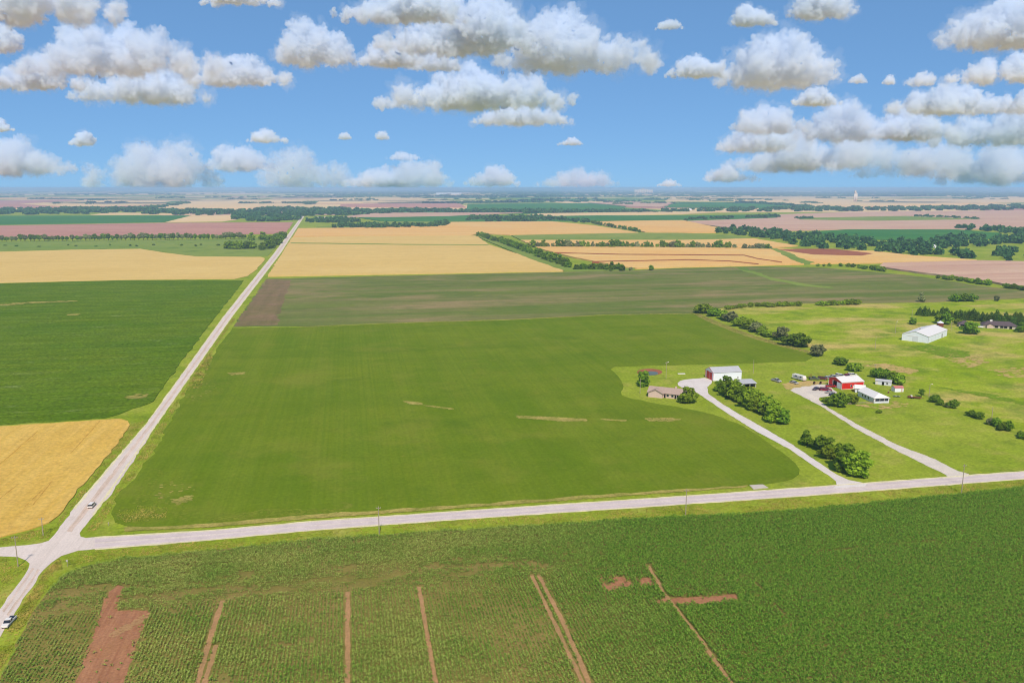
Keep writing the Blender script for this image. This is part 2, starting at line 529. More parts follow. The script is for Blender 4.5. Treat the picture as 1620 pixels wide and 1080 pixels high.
fld('orange_wheat_field', [(824, 381), (1080, 381), (1192, 378.5), (1262, 390), (1216, 394), (850, 393)], 'contour', 1)
CONT = [(850, 393.8), (1080, 393.6), (1223, 395.4), (1247, 405), (1272, 419), (1080, 423.6), (1007, 426), (985, 424), (905, 408)]
fld('contour_wheat_field', CONT, 'contour', .8)
for line in ([(877, 401.7), (980, 404.3), (1080, 405), (1177, 405.8), (1197, 411), (1237, 417)], [(937, 416), (1020, 414.5), (1090, 413), (1153, 415), (1200, 420)]):
    fld('terrace', [(x, y - .8) for x, y in line] + [(x, y + .8) for x, y in reversed(line)], 'dark_stripe', 1, .04)
fld('orange_wheat_field', [(1224, 395), (1330, 397), (1380, 398.5), (1447, 406), (1545, 413), (1397, 417), (1282, 418.4), (1250, 405)], 'contour', .8)
fld('waterway', [(1219, 395), (1228, 395), (1250, 402), (1262, 409), (1290, 418), (1268, 419), (1246, 409)], 'far_lime', 1)
fld('ploughed_patch', [(1230, 397), (1260, 395.6), (1320, 395.5), (1382, 403), (1363, 406.5), (1287, 405)], 'red_soil', .8, .05)
fld('stubble_field', [(1397, 418), (1545, 414), (1620, 415.5), (2050, 424), (2050, 500), (1900, 488), (1620, 457), (1563, 447), (1463, 434), (1390, 424)], 'pink', .8)
fld('far_green_field', [(1280, 368), (1340, 364.3), (1513, 364.3), (1582, 370), (1577, 378), (1463, 381), (1413, 380.5), (1313, 378)], 'far_green', 1, .06)
fld('stubble_field', [(1080, 351), (1230, 345.5), (1232, 340), (1350, 336), (1620, 333.5), (2050, 331), (2050, 372), (1620, 362.5), (1513, 363.8), (1340, 363.8), (1215, 366.5), (1140, 360)], 'pink', 1.5, .1)
fld('green_strip_field', [(1260, 346), (1433, 342.7), (1557, 348), (1380, 350.5), (1265, 348.5)], 'far_lime', 1.5, .15)
fld('orange_wheat_field', [(944, 351.5), (1078, 349), (1134, 361), (1132, 369), (1082, 369), (1020, 368), (957, 357.6)], 'wheat_orange', 1, .05)
fld('far_green_field', [(567, 345), (740, 341.5), (1080, 342), (1230, 340), (1228, 344.5), (1080, 349.5), (940, 350.5), (714, 351), (683, 351.5), (600, 350)], 'far_green', 1.5, .06)
fld('far_lime_field', [(590, 352), (690, 351.8), (706, 356.5), (545, 360.5), (500, 360.5)], 'far_lime', 1.2, .06)
fld('far_wheat_field', [(540, 344), (597, 337.5), (830, 337), (710, 343), (600, 345)], 'pink', 1.5, .1)
fld('far_wheat_field', [(833, 340.5), (860, 338.5), (1080, 335.5), (1145, 336), (1080, 339.5), (870, 343)], 'far_tan', 1.5, .1)
fld('far_green_field', [(738, 333), (740, 323.5), (933, 322), (990, 327.5), (974, 335)], 'far_green', 2, .3)
fld('far_stubble_field', [(538, 328), (540, 323.5), (727, 322), (737, 329)], 'rose', 2, .3)
fld('far_wheat_field', [(500, 322.5), (512, 314), (653, 312.5), (720, 319), (707, 321.5)], 'far_tan', 3, .3)
fld('far_green_field', [(1050, 328.5), (1078, 320.5), (1167, 321), (1290, 328.5), (1160, 330)], 'far_green', 2, .3)
fld('far_stubble_field', [(930, 321.5), (990, 320), (1070, 320.5), (1046, 328.5), (992, 327)], 'pink', 2, .3)
fld('far_wheat_field', [(1052, 319), (1062, 312), (1200, 312.5), (1353, 315.5), (1620, 312.5), (2000, 311), (2000, 325), (1620, 320.5), (1420, 326), (1360, 328.4), (1285, 327.4), (1163, 319.4)], 'far_tan', 3, .3)

# pasture and yards east of the green field
ZC[0] = .05
fld('pasture', [(1137, 489), (1177, 483.5), (1267, 481), (1365, 481), (1480, 479.5), (1620, 473.5), (1900, 498), (1900, 780), (1640, 700), (1560, 664), (1500, 641), (1440, 618), (1415, 597), (1370, 580), (1316, 566), (1290, 553), (1240, 532), (1190, 516), (1140, 498)], 'pasture', .8, .02, False)

for line in ([(39, 803), (81.5, 762)], [(52.5, 800), (83, 762)], [(112, 718), (158, 667)], [(0, 735), (60, 683)], [(0, 790), (30, 766)]):
    (xa, ya), (xb, yb_) = line
    ZC[0] += .01
    sheet('wheat_track', [(xa - .9, ya), (xb - .6, yb_), (xb + .6, yb_), (xa + .9, ya)], .42 + ZC[0] * .1, M['wheat_dark'], None, .12, 3)

# pond with its red bank, north-west of the tan house
def ring(name, cx, cy, rx, ry, z, mat, n=28):
    return sheet(name, [(cx + math.cos(2 * math.pi * i / n) * rx * (1 + .08 * math.sin(3 * i)), cy - math.sin(2 * math.pi * i / n) * ry) for i in range(n)], z, mat, None, .15)


ring('pond_bank', 1028, 588.5, 20, 5.2, .10, M['red_soil'])
ring('pond', 1030, 590.5, 11.5, 3.2, .14, M['water'])
# earth patches showing through the green field
def speckle(name, pts, z, mat, n, r0, r1):
    """a ragged patch: many small flat blots of earth inside an outline"""
    poly = [tuple(G(*p)[:2]) for p in pts]
    q = sample_poly(poly, n)
    cen = q.mean(0)
    V, F = [], []
    for i, (x, y) in enumerate(q):
        r = rnd.uniform(r0, r1)
        b = len(V)
        k = 6
        ph = rnd.uniform(0, 6.28)
        for j in range(k):
            rr = r * rnd.uniform(.6, 1.25)
            V.append((x + rr * 1.5 * math.cos(ph + 6.283 * j / k), y + rr * math.sin(ph + 6.283 * j / k), z + rnd.uniform(.0, .05)))
        F.append(tuple(range(b, b + k)))
    me = bpy.data.meshes.new(name)
    me.from_pydata(V, [], F)
    me.materials.append(mat)
    o = bpy.data.objects.new(name, me)
    COL.objects.link(o)
    o['kind'] = 'structure'


for pp, n in (([(638, 635), (652, 635.6), (667, 638), (668, 641), (650, 640)], 120), ([(668, 641), (690, 643), (718, 647), (716, 648.4), (690, 645.5)], 26), ([(818, 658.2), (860, 659.5), (926, 663), (928, 666.6), (890, 667), (850, 663.6), (820, 661.6)], 330), ([(361, 590.5), (388, 589), (386, 592.6), (365, 594)], 60), ([(1019, 662), (1060, 661), (1078, 664), (1060, 667.5), (1028, 667)], 90), ([(950, 663), (990, 665), (988, 667), (955, 665)], 30), ([(268, 791), (305, 783), (306, 791), (280, 799)], 30), ([(330, 822), (420, 806), (560, 806), (500, 812.6), (400, 820.6), (335, 826)], 0), ([(186, 806), (215, 790), (290, 794), (330, 820), (205, 830), (184, 822)], 0), ([(240, 768), (285, 760), (320, 775), (250, 790)], 8), ([(294, 620), (330, 600), (345, 612), (300, 640)], 8)):
    if n:
        speckle('bare_patch', pp, .3, M['straw'], n * 3, .2, .7)
for pp, n in (([(330, 822), (420, 806), (560, 806), (500, 812.6), (400, 820.6), (335, 826)], 300), ([(186, 806), (215, 790), (290, 794), (330, 820), (205, 830), (184, 822)], 170), ([(196, 780), (240, 740), (300, 760), (250, 800)], 110), ([(292, 630), (330, 590), (372, 600), (330, 640)], 200)):
    speckle('thin_crop', pp, .3, M['thin'], n, .15, .6)
for pp, n, mt, zz in (([(1440, 548), (1470, 545), (1535, 557), (1528, 566), (1500, 566), (1460, 556)], 500, 'lush', .16), ([(1366, 578), (1400, 575), (1452, 586), (1440, 592), (1400, 585)], 260, 'dry', .16), ([(1498, 568), (1545, 563), (1570, 574), (1530, 582)], 130, 'dry', .16), ([(1560, 585), (1640, 580), (1640, 596), (1590, 598)], 110, 'dry', .16), ([(1240, 607), (1275, 603), (1308, 604), (1290, 608), (1258, 613), (1246, 616)], 500, 'dry', .07), ([(1350, 640), (1420, 634), (1450, 640), (1400, 648)], 45, 'dry', .07), ([(1480, 612), (1560, 622), (1640, 641), (1640, 644), (1550, 626)], 150, 'lush', .16)):
    speckle('grass_patch', pp, zz, M[mt], n, .4, 1.6)
for pp, n in (([(0, 482), (40, 478.5), (122, 476), (122, 477.4), (60, 480), (0, 484.4)], 200), ([(107, 498), (124, 497.4), (124, 499), (108, 499.4)], 40), ([(200, 628), (238, 620), (236, 632), (205, 634)], 14)):
    speckle('bare_patch', pp, .52, M['straw'], n, .5, 2.0)
for pp, n in (([(330, 826.5), (500, 813.5), (700, 800), (1060, 775), (1180, 767.5), (1180, 770.5), (1060, 779), (700, 805.5), (500, 819.5), (330, 833.5), (200, 840), (200, 834)], 5000), ([(1096, 497), (1115, 507.5), (1153, 523.5), (1194, 537.5), (1240, 550), (1290, 561), (1296, 559), (1246, 546), (1200, 533), (1160, 519), (1122, 503), (1104, 495.5)], 2200), ([(475, 517), (654, 510), (801, 506), (960, 498), (1096, 495.4), (1096, 497), (960, 499.4), (801, 507.4), (654, 511.4), (475, 518.4)], 1500)):
    speckle('field_margin', pp, .2, M['straw'], n, .2, .7)

# roads
sheet('road', [(-420, 905), (-150, 876.5), (0, 865.5), (42, 862), (64, 859), (77, 855), (92, 838), (116.6, 804), (233, 668), (354, 500), (434, 400), (477, 342), (481.5, 342), (444.5, 400), (368, 500), (253, 664), (179, 777), (148, 815), (126, 843), (127.5, 848.5), (136, 850.5), (330, 839), (500, 824), (700, 810), (1060, 786), (1260, 772), (1322, 767.5), (1480, 756), (1620, 745.3), (2050, 713), (2050, 724), (1620, 757.5), (1260, 785), (1060, 799), (700, 823), (500, 838), (330, 854), (124, 870.5), (97, 879), (81.5, 889.5), (68.5, 901.5), (57, 920), (36, 947), (24, 968), (0, 1008), (-60, 1110), (-100, 1110), (-30, 1012), (0, 963), (33, 918), (45, 899), (47, 891), (41, 886), (28, 880.6), (0, 879.5), (-150, 892), (-420, 925)], .05, M['gravel'], None, .22, 3)


def lerp2(a, b, t):
    return (a[0] + (b[0] - a[0]) * t, a[1] + (b[1] - a[1]) * t)


LN = [(92, 838), (116.6, 804), (233, 668), (354, 500), (434, 400), (477, 342)]
RN = [(126, 843), (148, 815), (253, 664), (368, 500), (444.5, 400), (481.5, 342)]
sheet('wheel_track', [lerp2(a, b, .40) for a, b in zip(LN, RN)] + [lerp2(a, b, .64) for a, b in reversed(list(zip(LN, RN)))], .058, M['track'], None, .18, 4)
LS, RS = [(0, 963), (33, 918), (47, 897)], [(18, 978), (57, 920), (68, 902)]
for q0, q1 in ((.18, .36), (.58, .78)):
    sheet('wheel_track', [lerp2(a, b, q0) for a, b in zip(LS, RS)] + [lerp2(a, b, q1) for a, b in reversed(list(zip(LS, RS)))], .058, M['track'], None, .1, 3)
NE = [(150, 850), (330, 839), (500, 824), (700, 810), (1060, 786), (1260, 772), (1620, 745.3), (2000, 716.7)]
SE = [(150, 868.5), (330, 854), (500, 838), (700, 823), (1060, 799), (1260, 785), (1620, 757.5), (2000, 727.8)]
for q0, q1 in ((.14, .42), (.56, .86)):
    sheet('road_lane', [lerp2(a, b, q0) for a, b in zip(NE, SE)] + [lerp2(a, b, q1) for a, b in reversed(list(zip(NE, SE)))], .058, M['ew_track'], None, .12, 4)
for A_, B_, w0, w1 in ((NE, SE, -.06, .05), (NE, SE, .95, 1.06), (LN, RN, -.02, .09), (LN, RN, .91, 1.02)):
    A2, B2 = (A_, B_) if A_ is NE else (A_[1:], B_[1:])
    sheet('road_shoulder', [lerp2(a, b, w0) for a, b in zip(A2, B2)] + [lerp2(a, b, w1) for a, b in reversed(list(zip(A2, B2)))], .072, M['gravel_edge'], None, .14, 3)
sheet('driveway', [(1072, 606), (1076, 602.5), (1084, 600.3), (1115, 597.5), (1126, 601), (1126, 606), (1119, 612), (1121, 623), (1143, 639), (1174, 657.6), (1210.6, 678), (1250, 701), (1287, 725.6), (1324, 750.6), (1342.6, 759), (1372, 764.7), (1368, 769), (1318, 772.5), (1323.5, 766), (1322.5, 761), (1315, 755), (1287, 736.7), (1250, 710.7), (1196, 682), (1153.5, 655.6), (1123, 635), (1102.6, 621), (1080, 613.5), (1073, 609.5)], .066, M['drive'], None, .12, 2.5)
sheet('driveway', [(1250, 617.2), (1258, 611.5), (1284, 607.3), (1309, 608), (1318, 616), (1325, 621), (1313, 626.5), (1297, 628.5), (1295, 631.5), (1309, 643.8), (1358, 672), (1420, 703.6), (1480, 726.4), (1489, 731.6), (1516, 745), (1533, 749.6), (1528, 755), (1488, 757), (1499, 752.6), (1453, 730), (1411, 708.8), (1349.5, 675.4), (1298.5, 642)], .066, M['pad'], None, .2, 2.5)
sheet('culvert_slab', [(1184.7, 766.8), (1207, 766.5), (1215.6, 771.6), (1192, 774)], .2, M['concrete'], .25)

# ------------------------------------------------------------------ haze: the air over the plain
hm = bpy.data.materials.new('haze')
hm.use_nodes = True
hn = hm.node_tree
hn.nodes.remove(hn.nodes['Principled BSDF'])
hv = hn.nodes.new('ShaderNodeVolumePrincipled')
hv.inputs['Color'].default_value = (.5, .72, 1.0, 1)
hv.inputs['Density'].default_value = 8.5e-5
hn.links.new(hv.outputs[0], hn.nodes['Material Output'].inputs['Volume'])
hz = MB().box((0, 0, 59), (130000, 130000, 120)).build('haze', hm)
hz['kind'] = 'stuff'

# ------------------------------------------------------------------ buildings
def part(root, name, mat, fn, smooth=False, parent=None):
    m = MB()
    fn(m)
    return m.build(name, M[mat], parent or root, smooth)


def gabled(name, label, cat, loc, rz, L, W, he, hr, wall, roof, ov=.35, hip=(0, 0), th=.14):
    """wall prism and pitched roof; local x along the ridge, south face at y=0, west face at x=0"""
    r = empty(name, loc, rz, label, cat)
    def walls(m):
        P = [(0, 0, 0), (L, 0, 0), (L, W, 0), (0, W, 0), (0, 0, he), (L, 0, he), (L, W, he), (0, W, he)]
        F = [(3, 2, 1, 0), (0, 1, 5, 4), (2, 3, 7, 6)]
        if not hip[0]:
            P.append((0, W / 2, hr))
        F.append((3, 0, 4, 8, 7) if not hip[0] else (3, 0, 4, 7))
        if not hip[1]:
            P.append((L, W / 2, hr))
        F.append((1, 2, 6, len(P) - 1, 5) if not hip[1] else (1, 2, 6, 5))
        m.poly(P, F)
    part(r, 'wall', wall, walls)
    k = (hr - he) / (W / 2)
    e = he - ov * k

    def rf(m):
        P = []
        for dz in (.03, .03 + th):
            P += [(-ov, -ov, e + dz), (L + ov, -ov, e + dz), (L + ov, W + ov, e + dz), (-ov, W + ov, e + dz),
                  (hip[0] if hip[0] else -ov, W / 2, hr + dz), (L - hip[1] if hip[1] else L + ov, W / 2, hr + dz)]
        top = [(6, 7, 11, 10), (8, 9, 10, 11)] + ([(7, 8, 11)] if hip[1] else []) + ([(9, 6, 10)] if hip[0] else [])
        bot = [tuple(i - 6 for i in reversed(f)) for f in top]
        side = [(0, 1, 7, 6), (2, 3, 9, 8)]
        side += [(1, 2, 8, 7)] if hip[1] else [(1, 5, 11, 7), (5, 2, 8, 11)]
        side += [(3, 0, 6, 9)] if hip[0] else [(3, 4, 10, 9), (4, 0, 6, 10)]
        m.poly(P, top + bot + side)
    part(r, 'roof', roof, rf)
    return r


def opening(r, name, mat, face, a, b, z0, z1, L=0, W=0, d=.06):
    """a door or window set a little proud of a wall face"""
    c = (a + b) / 2
    zc = (z0 + z1) / 2
    w = b - a
    pos, size = {'s': ((c, -d / 2 + .01, zc), (w, d, z1 - z0)), 'n': ((c, W + d / 2 - .01, zc), (w, d, z1 - z0)),
                 'w': ((-d / 2 + .01, c, zc), (d, w, z1 - z0)), 'e': ((L + d / 2 - .01, c, zc), (d, w, z1 - z0))}[face]
    return part(r, name, mat, lambda m: m.box(pos, size))


def window(r, face, a, b, z0, z1, L=0, W=0):
    f = opening(r, 'window', 'white', face, a - .1, b + .1, z0 - .1, z1 + .1, L, W, .07)
    c, zc, w, h = (a + b) / 2, (z0 + z1) / 2, b - a, z1 - z0
    pos, size = {'s': ((c, -.08, zc), (w, .05, h)), 'w': ((-.08, c, zc), (.05, w, h)), 'n': ((c, W + .08, zc), (w, .05, h)), 'e': ((L + .08, c, zc), (.05, w, h))}[face]
    part(r, 'pane', 'glass', lambda m: m.box(pos, size), parent=f)


# long white metal shed with red doors at the head of the left driveway
sw = G(1128, 602.5)
b = gabled('metal_shed', 'white metal shed with two red sliding doors at the top of the pale driveway', 'shed', sw, 0, 18.5, 11, 5.0, 7.3, 'white_metal', 'galv', .25)
opening(b, 'door', 'red_door', 'w', 1.5, 5.35, .05, 4.7)
opening(b, 'door', 'red_door', 'w', 5.65, 9.5, .05, 4.7)
for q in (.0, 11):
    part(b, 'corner_trim', 'red_door', lambda m: m.box((-.05, q, 2.5), (.14, .3, 4.9)))
part(b, 'eave_trim', 'red_door', lambda m: m.poly([(-.32, -.3, 4.75), (-.32, 5.5, 7.15), (-.32, 5.5, 7.5), (-.32, -.3, 5.05), (-.40, -.3, 4.75), (-.40, 5.5, 7.15), (-.40, 5.5, 7.5), (-.40, -.3, 5.05)], [(0, 1, 2, 3), (7, 6, 5, 4), (0, 4, 5, 1), (2, 6, 7, 3), (1, 5, 6, 2), (3, 7, 4, 0)]))
opening(b, 'walk_door', 'galv', 's', 15.6, 16.6, .05, 2.1)

# open fronted carport beside it
cp_ = G(1164, 614)
c = empty('carport', cp_, math.radians(-2), 'low open-fronted carport with a pale blue-grey roof beside the white shed', 'carport')
part(c, 'roof', 'galv', lambda m: m.poly([(-.4, -.5, 2.5), (13, -.5, 2.5), (13, 7, 3.5), (-.4, 7, 3.5), (-.4, -.5, 2.65), (13, -.5, 2.65), (13, 7, 3.65), (-.4, 7, 3.65)], [(3, 2, 1, 0), (4, 5, 6, 7), (0, 1, 5, 4), (2, 3, 7, 6), (1, 2, 6, 5), (3, 0, 4, 7)]))
part(c, 'back_wall', 'galv', lambda m: m.box((6.3, 6.6, 1.7), (12.6, .12, 3.38)))
part(c, 'side_wall', 'galv', lambda m: m.box((12.55, 3.3, 1.4), (.12, 6.4, 2.7)))
part(c, 'front_panel', 'white_metal', lambda m: m.box((2.4, .05, 1.2), (4.8, .1, 2.4)))
for q in (5.0, 8.7, 12.3):
    part(c, 'post', 'white', lambda m: m.box((q, .05, 1.2), (.2, .2, 2.42)))
part(c, 'stored_goods', 'charcoal', lambda m: m.box((7, 4.8, .8), (3, 2.4, 1.6), 0, .1).box((10.7, 4.6, .7), (2.4, 2.6, 1.4), .1, .1))

# tan brick house
a = G(1025, 626.5)
t = gabled('brick_house', 'low tan brick house with a long shingled roof between two round trees', 'house', a, math.radians(-35), 24, 9, 2.7, 4.9, 'brick', 'shingle', .5)
cg = part(t, 'gable_wing', 'brick', lambda m: m.prism([(.6, 0), (8.6, 0), (8.6, 2.6), (4.6, 4.55), (.6, 2.6)], -1.6, 2.4, 'y'))
part(t, 'gable_roof', 'shingle', lambda m: m.prism([(0, 2.42), (4.6, 4.66), (9.2, 2.42), (9.2, 2.6), (4.6, 4.86), (0, 2.6)], -2.1, 4.1, 'y'), parent=cg)
for q in (10.5, 13.2, 18.5):
    window(t, 's', q, q + 1.3, .9, 2.1)
opening(t, 'door', 'dark', 's', 9.1, 10.0, .05, 2.15)
opening(t, 'porch_opening', 'dark', 's', 15.0, 17.2, .05, 2.3)
part(t, 'porch_post', 'white', lambda m: m.box((16.1, -.4, 1.15), (.16, .16, 2.3)))
part(t, 'chimney', 'brick', lambda m: m.box((14.5, 5.6, 4.9), (.9, .7, 1.5)))

# red barn
sw, nw = G(1331.2, 616.3), G(1312, 609.3)
r = gabled('red_barn', 'bright red metal barn with a white roof and wide open doors', 'barn', sw, math.radians(2), 14.5, 12.5, 4.3, 6.2, 'red_wall', 'white_roof', .25)
opening(r, 'open_doorway', 'dark', 'w', 4.7, 8.2, .05, 3.9)
opening(r, 'sliding_door', 'white_metal', 'w', .9, 4.5, .1, 3.7, d=.12)
opening(r, 'door_frame', 'white', 'w', 8.2, 8.7, .05, 4.0, d=.1)
for q in (0, 12.5):
    part(r, 'corner_trim', 'white', lambda m: m.box((-.04, q, 2.15), (.2, .26, 4.25)))
part(r, 'corner_trim', 'white', lambda m: m.box((14.52, -.02, 2.15), (.26, .2, 4.25)))
opening(r, 'base_trim', 'white', 's', .2, 14.3, .02, .25, d=.05)
window(r, 's', 5.8, 6.7, 1.4, 2.6)
opening(r, 'walk_door', 'white', 's', 7.4, 8.4, .05, 2.2)
opening(r, 'eave_trim', 'white', 's', .1, 14.4, 3.85, 4.1, d=.05)

# white house with hipped south end and its small side building
p0, p1 = G(1382.6, 638), G(1360, 627.3)
dn = (p1 - p0)
an = math.atan2(dn.y, dn.x)
hw = gabled('white_house', 'white-roofed farmhouse with a screened porch beside the red barn', 'house', p0 + Vector((math.sin(an) * 0, 0, 0)), an, dn.length + 2, 8.6, 3.0, 4.9, 'lilac_wall', 'white_roof', .4, hip=(3.2, 0))
# local x runs north along the west wall, so the west wall is the face y = 0 mirrored: house body lies to the east
hw.rotation_euler.z = an
hw.location = p0 + Vector((math.sin(an), -math.cos(an), 0)) * 8.6
W_ = 8.6
for q in (5.2, 8.4, 11.2):
    window(hw, 'n', q, q + 1.2, 1.0, 2.3, W=W_)
opening(hw, 'corner_board', 'white', 'n', .1, .9, .05, 2.9, W=W_, d=.1)
opening(hw, 'porch_screen', 'glass', 'w', .6, W_ - .6, 1.2, 2.5, d=.08)
opening(hw, 'porch_base', 'lilac_wall', 'w', .3, W_ - .3, .05, 1.15, d=.1)
for q in (.5, 2.9, 5.4, 8.1):
    part(hw, 'porch_post', 'white', lambda m: m.box((-.12, q, 1.45), (.1, .16, 2.8)))
sh = gabled('side_building', 'little white-roofed outbuilding squeezed between red barn and white house', 'outbuilding', G(1352.5, 620.6), math.radians(-30), 5.2, 5, 2.5, 4.0, 'lilac_wall', 'white_roof', .4)
opening(sh, 'dark_opening', 'dark', 's', 1.2, 3.6, .05, 2.0)
# grey shed by the dark shrubs
gs = gabled('grey_shed', 'narrow grey shed with pale roof tucked against the dark shrubs', 'shed', G(1384.6, 607.7), math.radians(-42), 8.6, 3.6, 2.3, 3.1, 'lilac_wall', 'galv', .25)
opening(gs, 'door', 'dark', 's', 3.6, 4.8, .05, 1.9)
window(gs, 's', 6, 7, .9, 1.7)
opening(gs, 'panel', 'white', 's', .3, 1.4, .1, 2.1)
# small shed with pinkish roof
ps = gabled('garden_shed', 'little white shed with a faded pink roof east of the white farmhouse', 'shed', G(1415.5, 620), math.radians(-6), 5.2, 3.8, 2.3, 3.1, 'white_metal', 'pink_roof', .2)
opening(ps, 'door', 'brick', 's', 3.6, 4.6, .05, 1.9)

# large white barn to the north-east
bb = G(1468, 543)
bw = gabled('large_barn', 'large white metal barn standing alone in the pasture', 'barn', bb, math.radians(34.7), 44, 19, 5.0, 7.9, 'white_metal', 'white_roof', .3)
opening(bw, 'sliding_door', 'lilac_wall', 'w', 7.2, 11.4, .05, 3.9, d=.12)
opening(bw, 'door_rail', 'white', 'w', 7, 15, 4.0, 4.25, d=.12)
opening(bw, 'side_door', 'galv', 's', 30.5, 34, .05, 3.6, d=.1)
for q in (.1, 43.9):
    part(bw, 'corner_trim', 'galv', lambda m: m.box((q, -.02, 2.4), (.3, .14, 4.8)))
for q in (8, 16, 24, 38):
    opening(bw, 'wall_seam', 'galv', 's', q, q + .12, .1, 4.7, d=.04)
part(bw, 'roof_vent', 'steel', lambda m: m.tube((13, 10.5, 7.4), (13, 10.5, 8.5), .5, .5, 10).tube((13, 10.5, 8.5), (13, 10.5, 8.9), .8, .1, 10))
# grain bin behind it
gb = empty('grain_bin', G(1487, 516.5), 0, 'round rusty-walled bin with a white cap behind the large white barn', 'grain bin')
part(gb, 'drum', 'rust', lambda m: m.tube((0, 0, 0), (0, 0, 3.4), 2.6, 2.6, 20))
part(gb, 'cap', 'white_metal', lambda m: m.tube((0, 0, 3.4), (0, 0, 4.8), 2.8, .4, 20))
# dark-roofed ranch house and garage in the trees
dh = gabled('ranch_house', 'long dark-roofed ranch house with pale stone front below the cedar row', 'house', G(1555, 518.5), math.radians(-30), 25, 11, 2.7, 5.3, 'concrete', 'dark_shingle', .6, hip=(4.5, 4.5))
for q in (8.6, 12.6, 15.4):
    opening(dh, 'window', 'dark', 's', q, q + 2.4, .5, 2.2)
opening(dh, 'door', 'dark', 's', 19.3, 21.3, .05, 2.2)
part(dh, 'chimney', 'white', lambda m: m.box((6.5, 5.2, 5.6), (1.8, 1.2, 1.7)))
cg = part(dh, 'gable_wing', 'brick', lambda m: m.prism([(2.6, 0), (7.2, 0), (7.2, 2.6), (4.9, 3.8), (2.6, 2.6)], -1.5, 3, 'y'))
part(dh, 'gable_roof', 'dark_shingle', lambda m: m.prism([(2.2, 2.45), (4.9, 3.9), (7.6, 2.45), (7.6, 2.6), (4.9, 4.08), (2.2, 2.6)], -1.9, 4, 'y'), parent=cg)
ga = gabled('garage', 'dark-roofed garage west of the ranch house, half hidden by a tree', 'garage', G(1517, 517), math.radians(-30), 9, 8, 2.5, 4.9, 'concrete', 'dark_shingle', .5, hip=(3.9, 3.9))
opening(ga, 'garage_door', 'dark', 's', 1, 4, .05, 2.1)
opening(ga, 'walk_door', 'white', 's', 5, 6, .05, 2.1)
pt = empty('propane_tank', G(1551, 519.5), math.radians(-30), 'white propane tank on short legs in front of the ranch house', 'tank')
part(pt, 'vessel', 'white', lambda m: m.tube((-1.6, 0, 1.3), (1.6, 0, 1.3), .75, .75, 14).ball((-1.6, 0, 1.3), (.5, .75, .75)).ball((1.6, 0, 1.3), (.5, .75, .75)), True)
for q in (-1.1, 1.1):
    part(pt, 'leg', 'steel', lambda m: m.box((q, 0, .35), (.25, .9, .7)))
part(pt, 'valve_dome', 'steel', lambda m: m.tube((0, 0, 2.0), (0, 0, 2.3), .25, .2, 10))

# pale picket fence before the white house
p, q = G(1341, 640), G(1383, 636.6)
dv = q - p
fe = empty('picket_fence', p, math.atan2(dv.y, dv.x), 'low whitish fence along the lawn in front of the white house', 'fence')
nl = dv.length
for i in range(8):
    part(fe, 'post', 'timber', lambda m: m.box((nl * i / 7, 0, .5), (.12, .12, 1.0)))
for z in (.35, .8):
    part(fe, 'rail', 'timber', lambda m: m.box((nl / 2, -.09, z), (nl, .05, .14)))
slab = empty('slab_stack', G(1078, 591.5), math.radians(-8), 'flat whitish slab lying on the lawn between the pond and the white shed', 'slab')
part(slab, 'slab', 'white', lambda m: m.box((0, 0, .2), (4.6, 1.6, .35), 0, .06))
for q in (-1.2, 1.3):
    part(slab, 'runner', 'timber', lambda m: m.box((q, 0, .04), (.3, 1.7, .1)))


# far-off grain elevators and farm buildings
def elevator(px, py, h, n, w, label):
    e = empty('grain_elevator', G(px, py), -YAW, label, 'grain elevator', 'grain elevators on the horizon')
    for i in range(n):
        part(e, 'silo', 'grain', lambda m: m.tube(((i - n / 2 + .5) * w, 0, 0), ((i - n / 2 + .5) * w, 0, h * .72), w * .5, w * .5, 14), True)
    part(e, 'headhouse', 'grain', lambda m: m.box((0, 0, h * .78), (n * w * .5, w * .7, h * .12)).box((-w * .3, 0, h * .9), (w * .8, w * .7, h * .2)))
    return e


elevator(1353, 319.5, 92, 2, 15, 'tall slim white grain elevator on the plain far to the right')
elevator(1018, 306.5, 105, 8, 46, 'broad white grain elevator on the horizon right of centre')


def far_building(px, py, L, W, he, rz, wall, roof, label, name='farm_building', cat='building', grp=None):
    o = gabled(name, label, cat, G(px, py), rz, L, W, he, he * 1.5, wall, roof, .4)
    opening(o, 'door', 'dark', 's', L * .4, L * .6, .05, he * .7)
    if grp: o['group'] = grp
    return o


far_building(413, 379.5, 14, 8, 4, .1, 'white_metal', 'white_roof', 'white farmhouse among dark trees beside the long gravel road')
far_building(421, 381.5, 9, 7, 3, .2, 'lilac_wall', 'white_roof', 'small pale outbuilding right of the farmhouse in the roadside trees', 'outbuilding', 'outbuilding')
tw = (('pinkish house with a pale roof, first one east of the road end', 501, 'brick', 'galv', 14), ('pale house with a rosy roof, second east of the road end', 508, 'lilac_wall', 'brick', 22), ('broad white building in the middle of the village by the road end', 519, 'white_metal', 'white_roof', 36), ('pink-walled building, last of the row right of the road end', 536, 'brick', 'white_roof', 30))
for lab, x, wm, rm, L in tw:
    far_building(x, 346.5, L, 12, 5, rnd.uniform(-.2, .2), wm, rm, lab, 'village_house', 'house', 'houses at the far end of the gravel road')
for x, L, lab in ((1086, 30, 'small white farm building, left one of the pair below the horizon right of centre'), (1104, 24, 'small grey farm building between two white ones below the horizon'), (1128, 34, 'white farm building, right one of the three below the horizon right of centre')):
    far_building(x, 333, L, 16, 6, rnd.uniform(-.3, .3), 'white_metal' if x != 1104 else 'lilac_wall', 'white_roof', lab, 'farm_building', 'building', 'white farm buildings in the far treeline')
far_building(1475, 392.5, 10, 8, 4, .2, 'white_metal', 'white_roof', 'white house showing among the woods on the right')
for x0, h0, x1, h1, yy, lab in ((488, 9, 520, 10, 309, 'pale building cluster far off, left of centre on the horizon'),):
    far_building(690, 308, 420, 120, 22, -.2, 'white_metal', 'white_roof', 'long pale industrial building on the horizon left of centre')

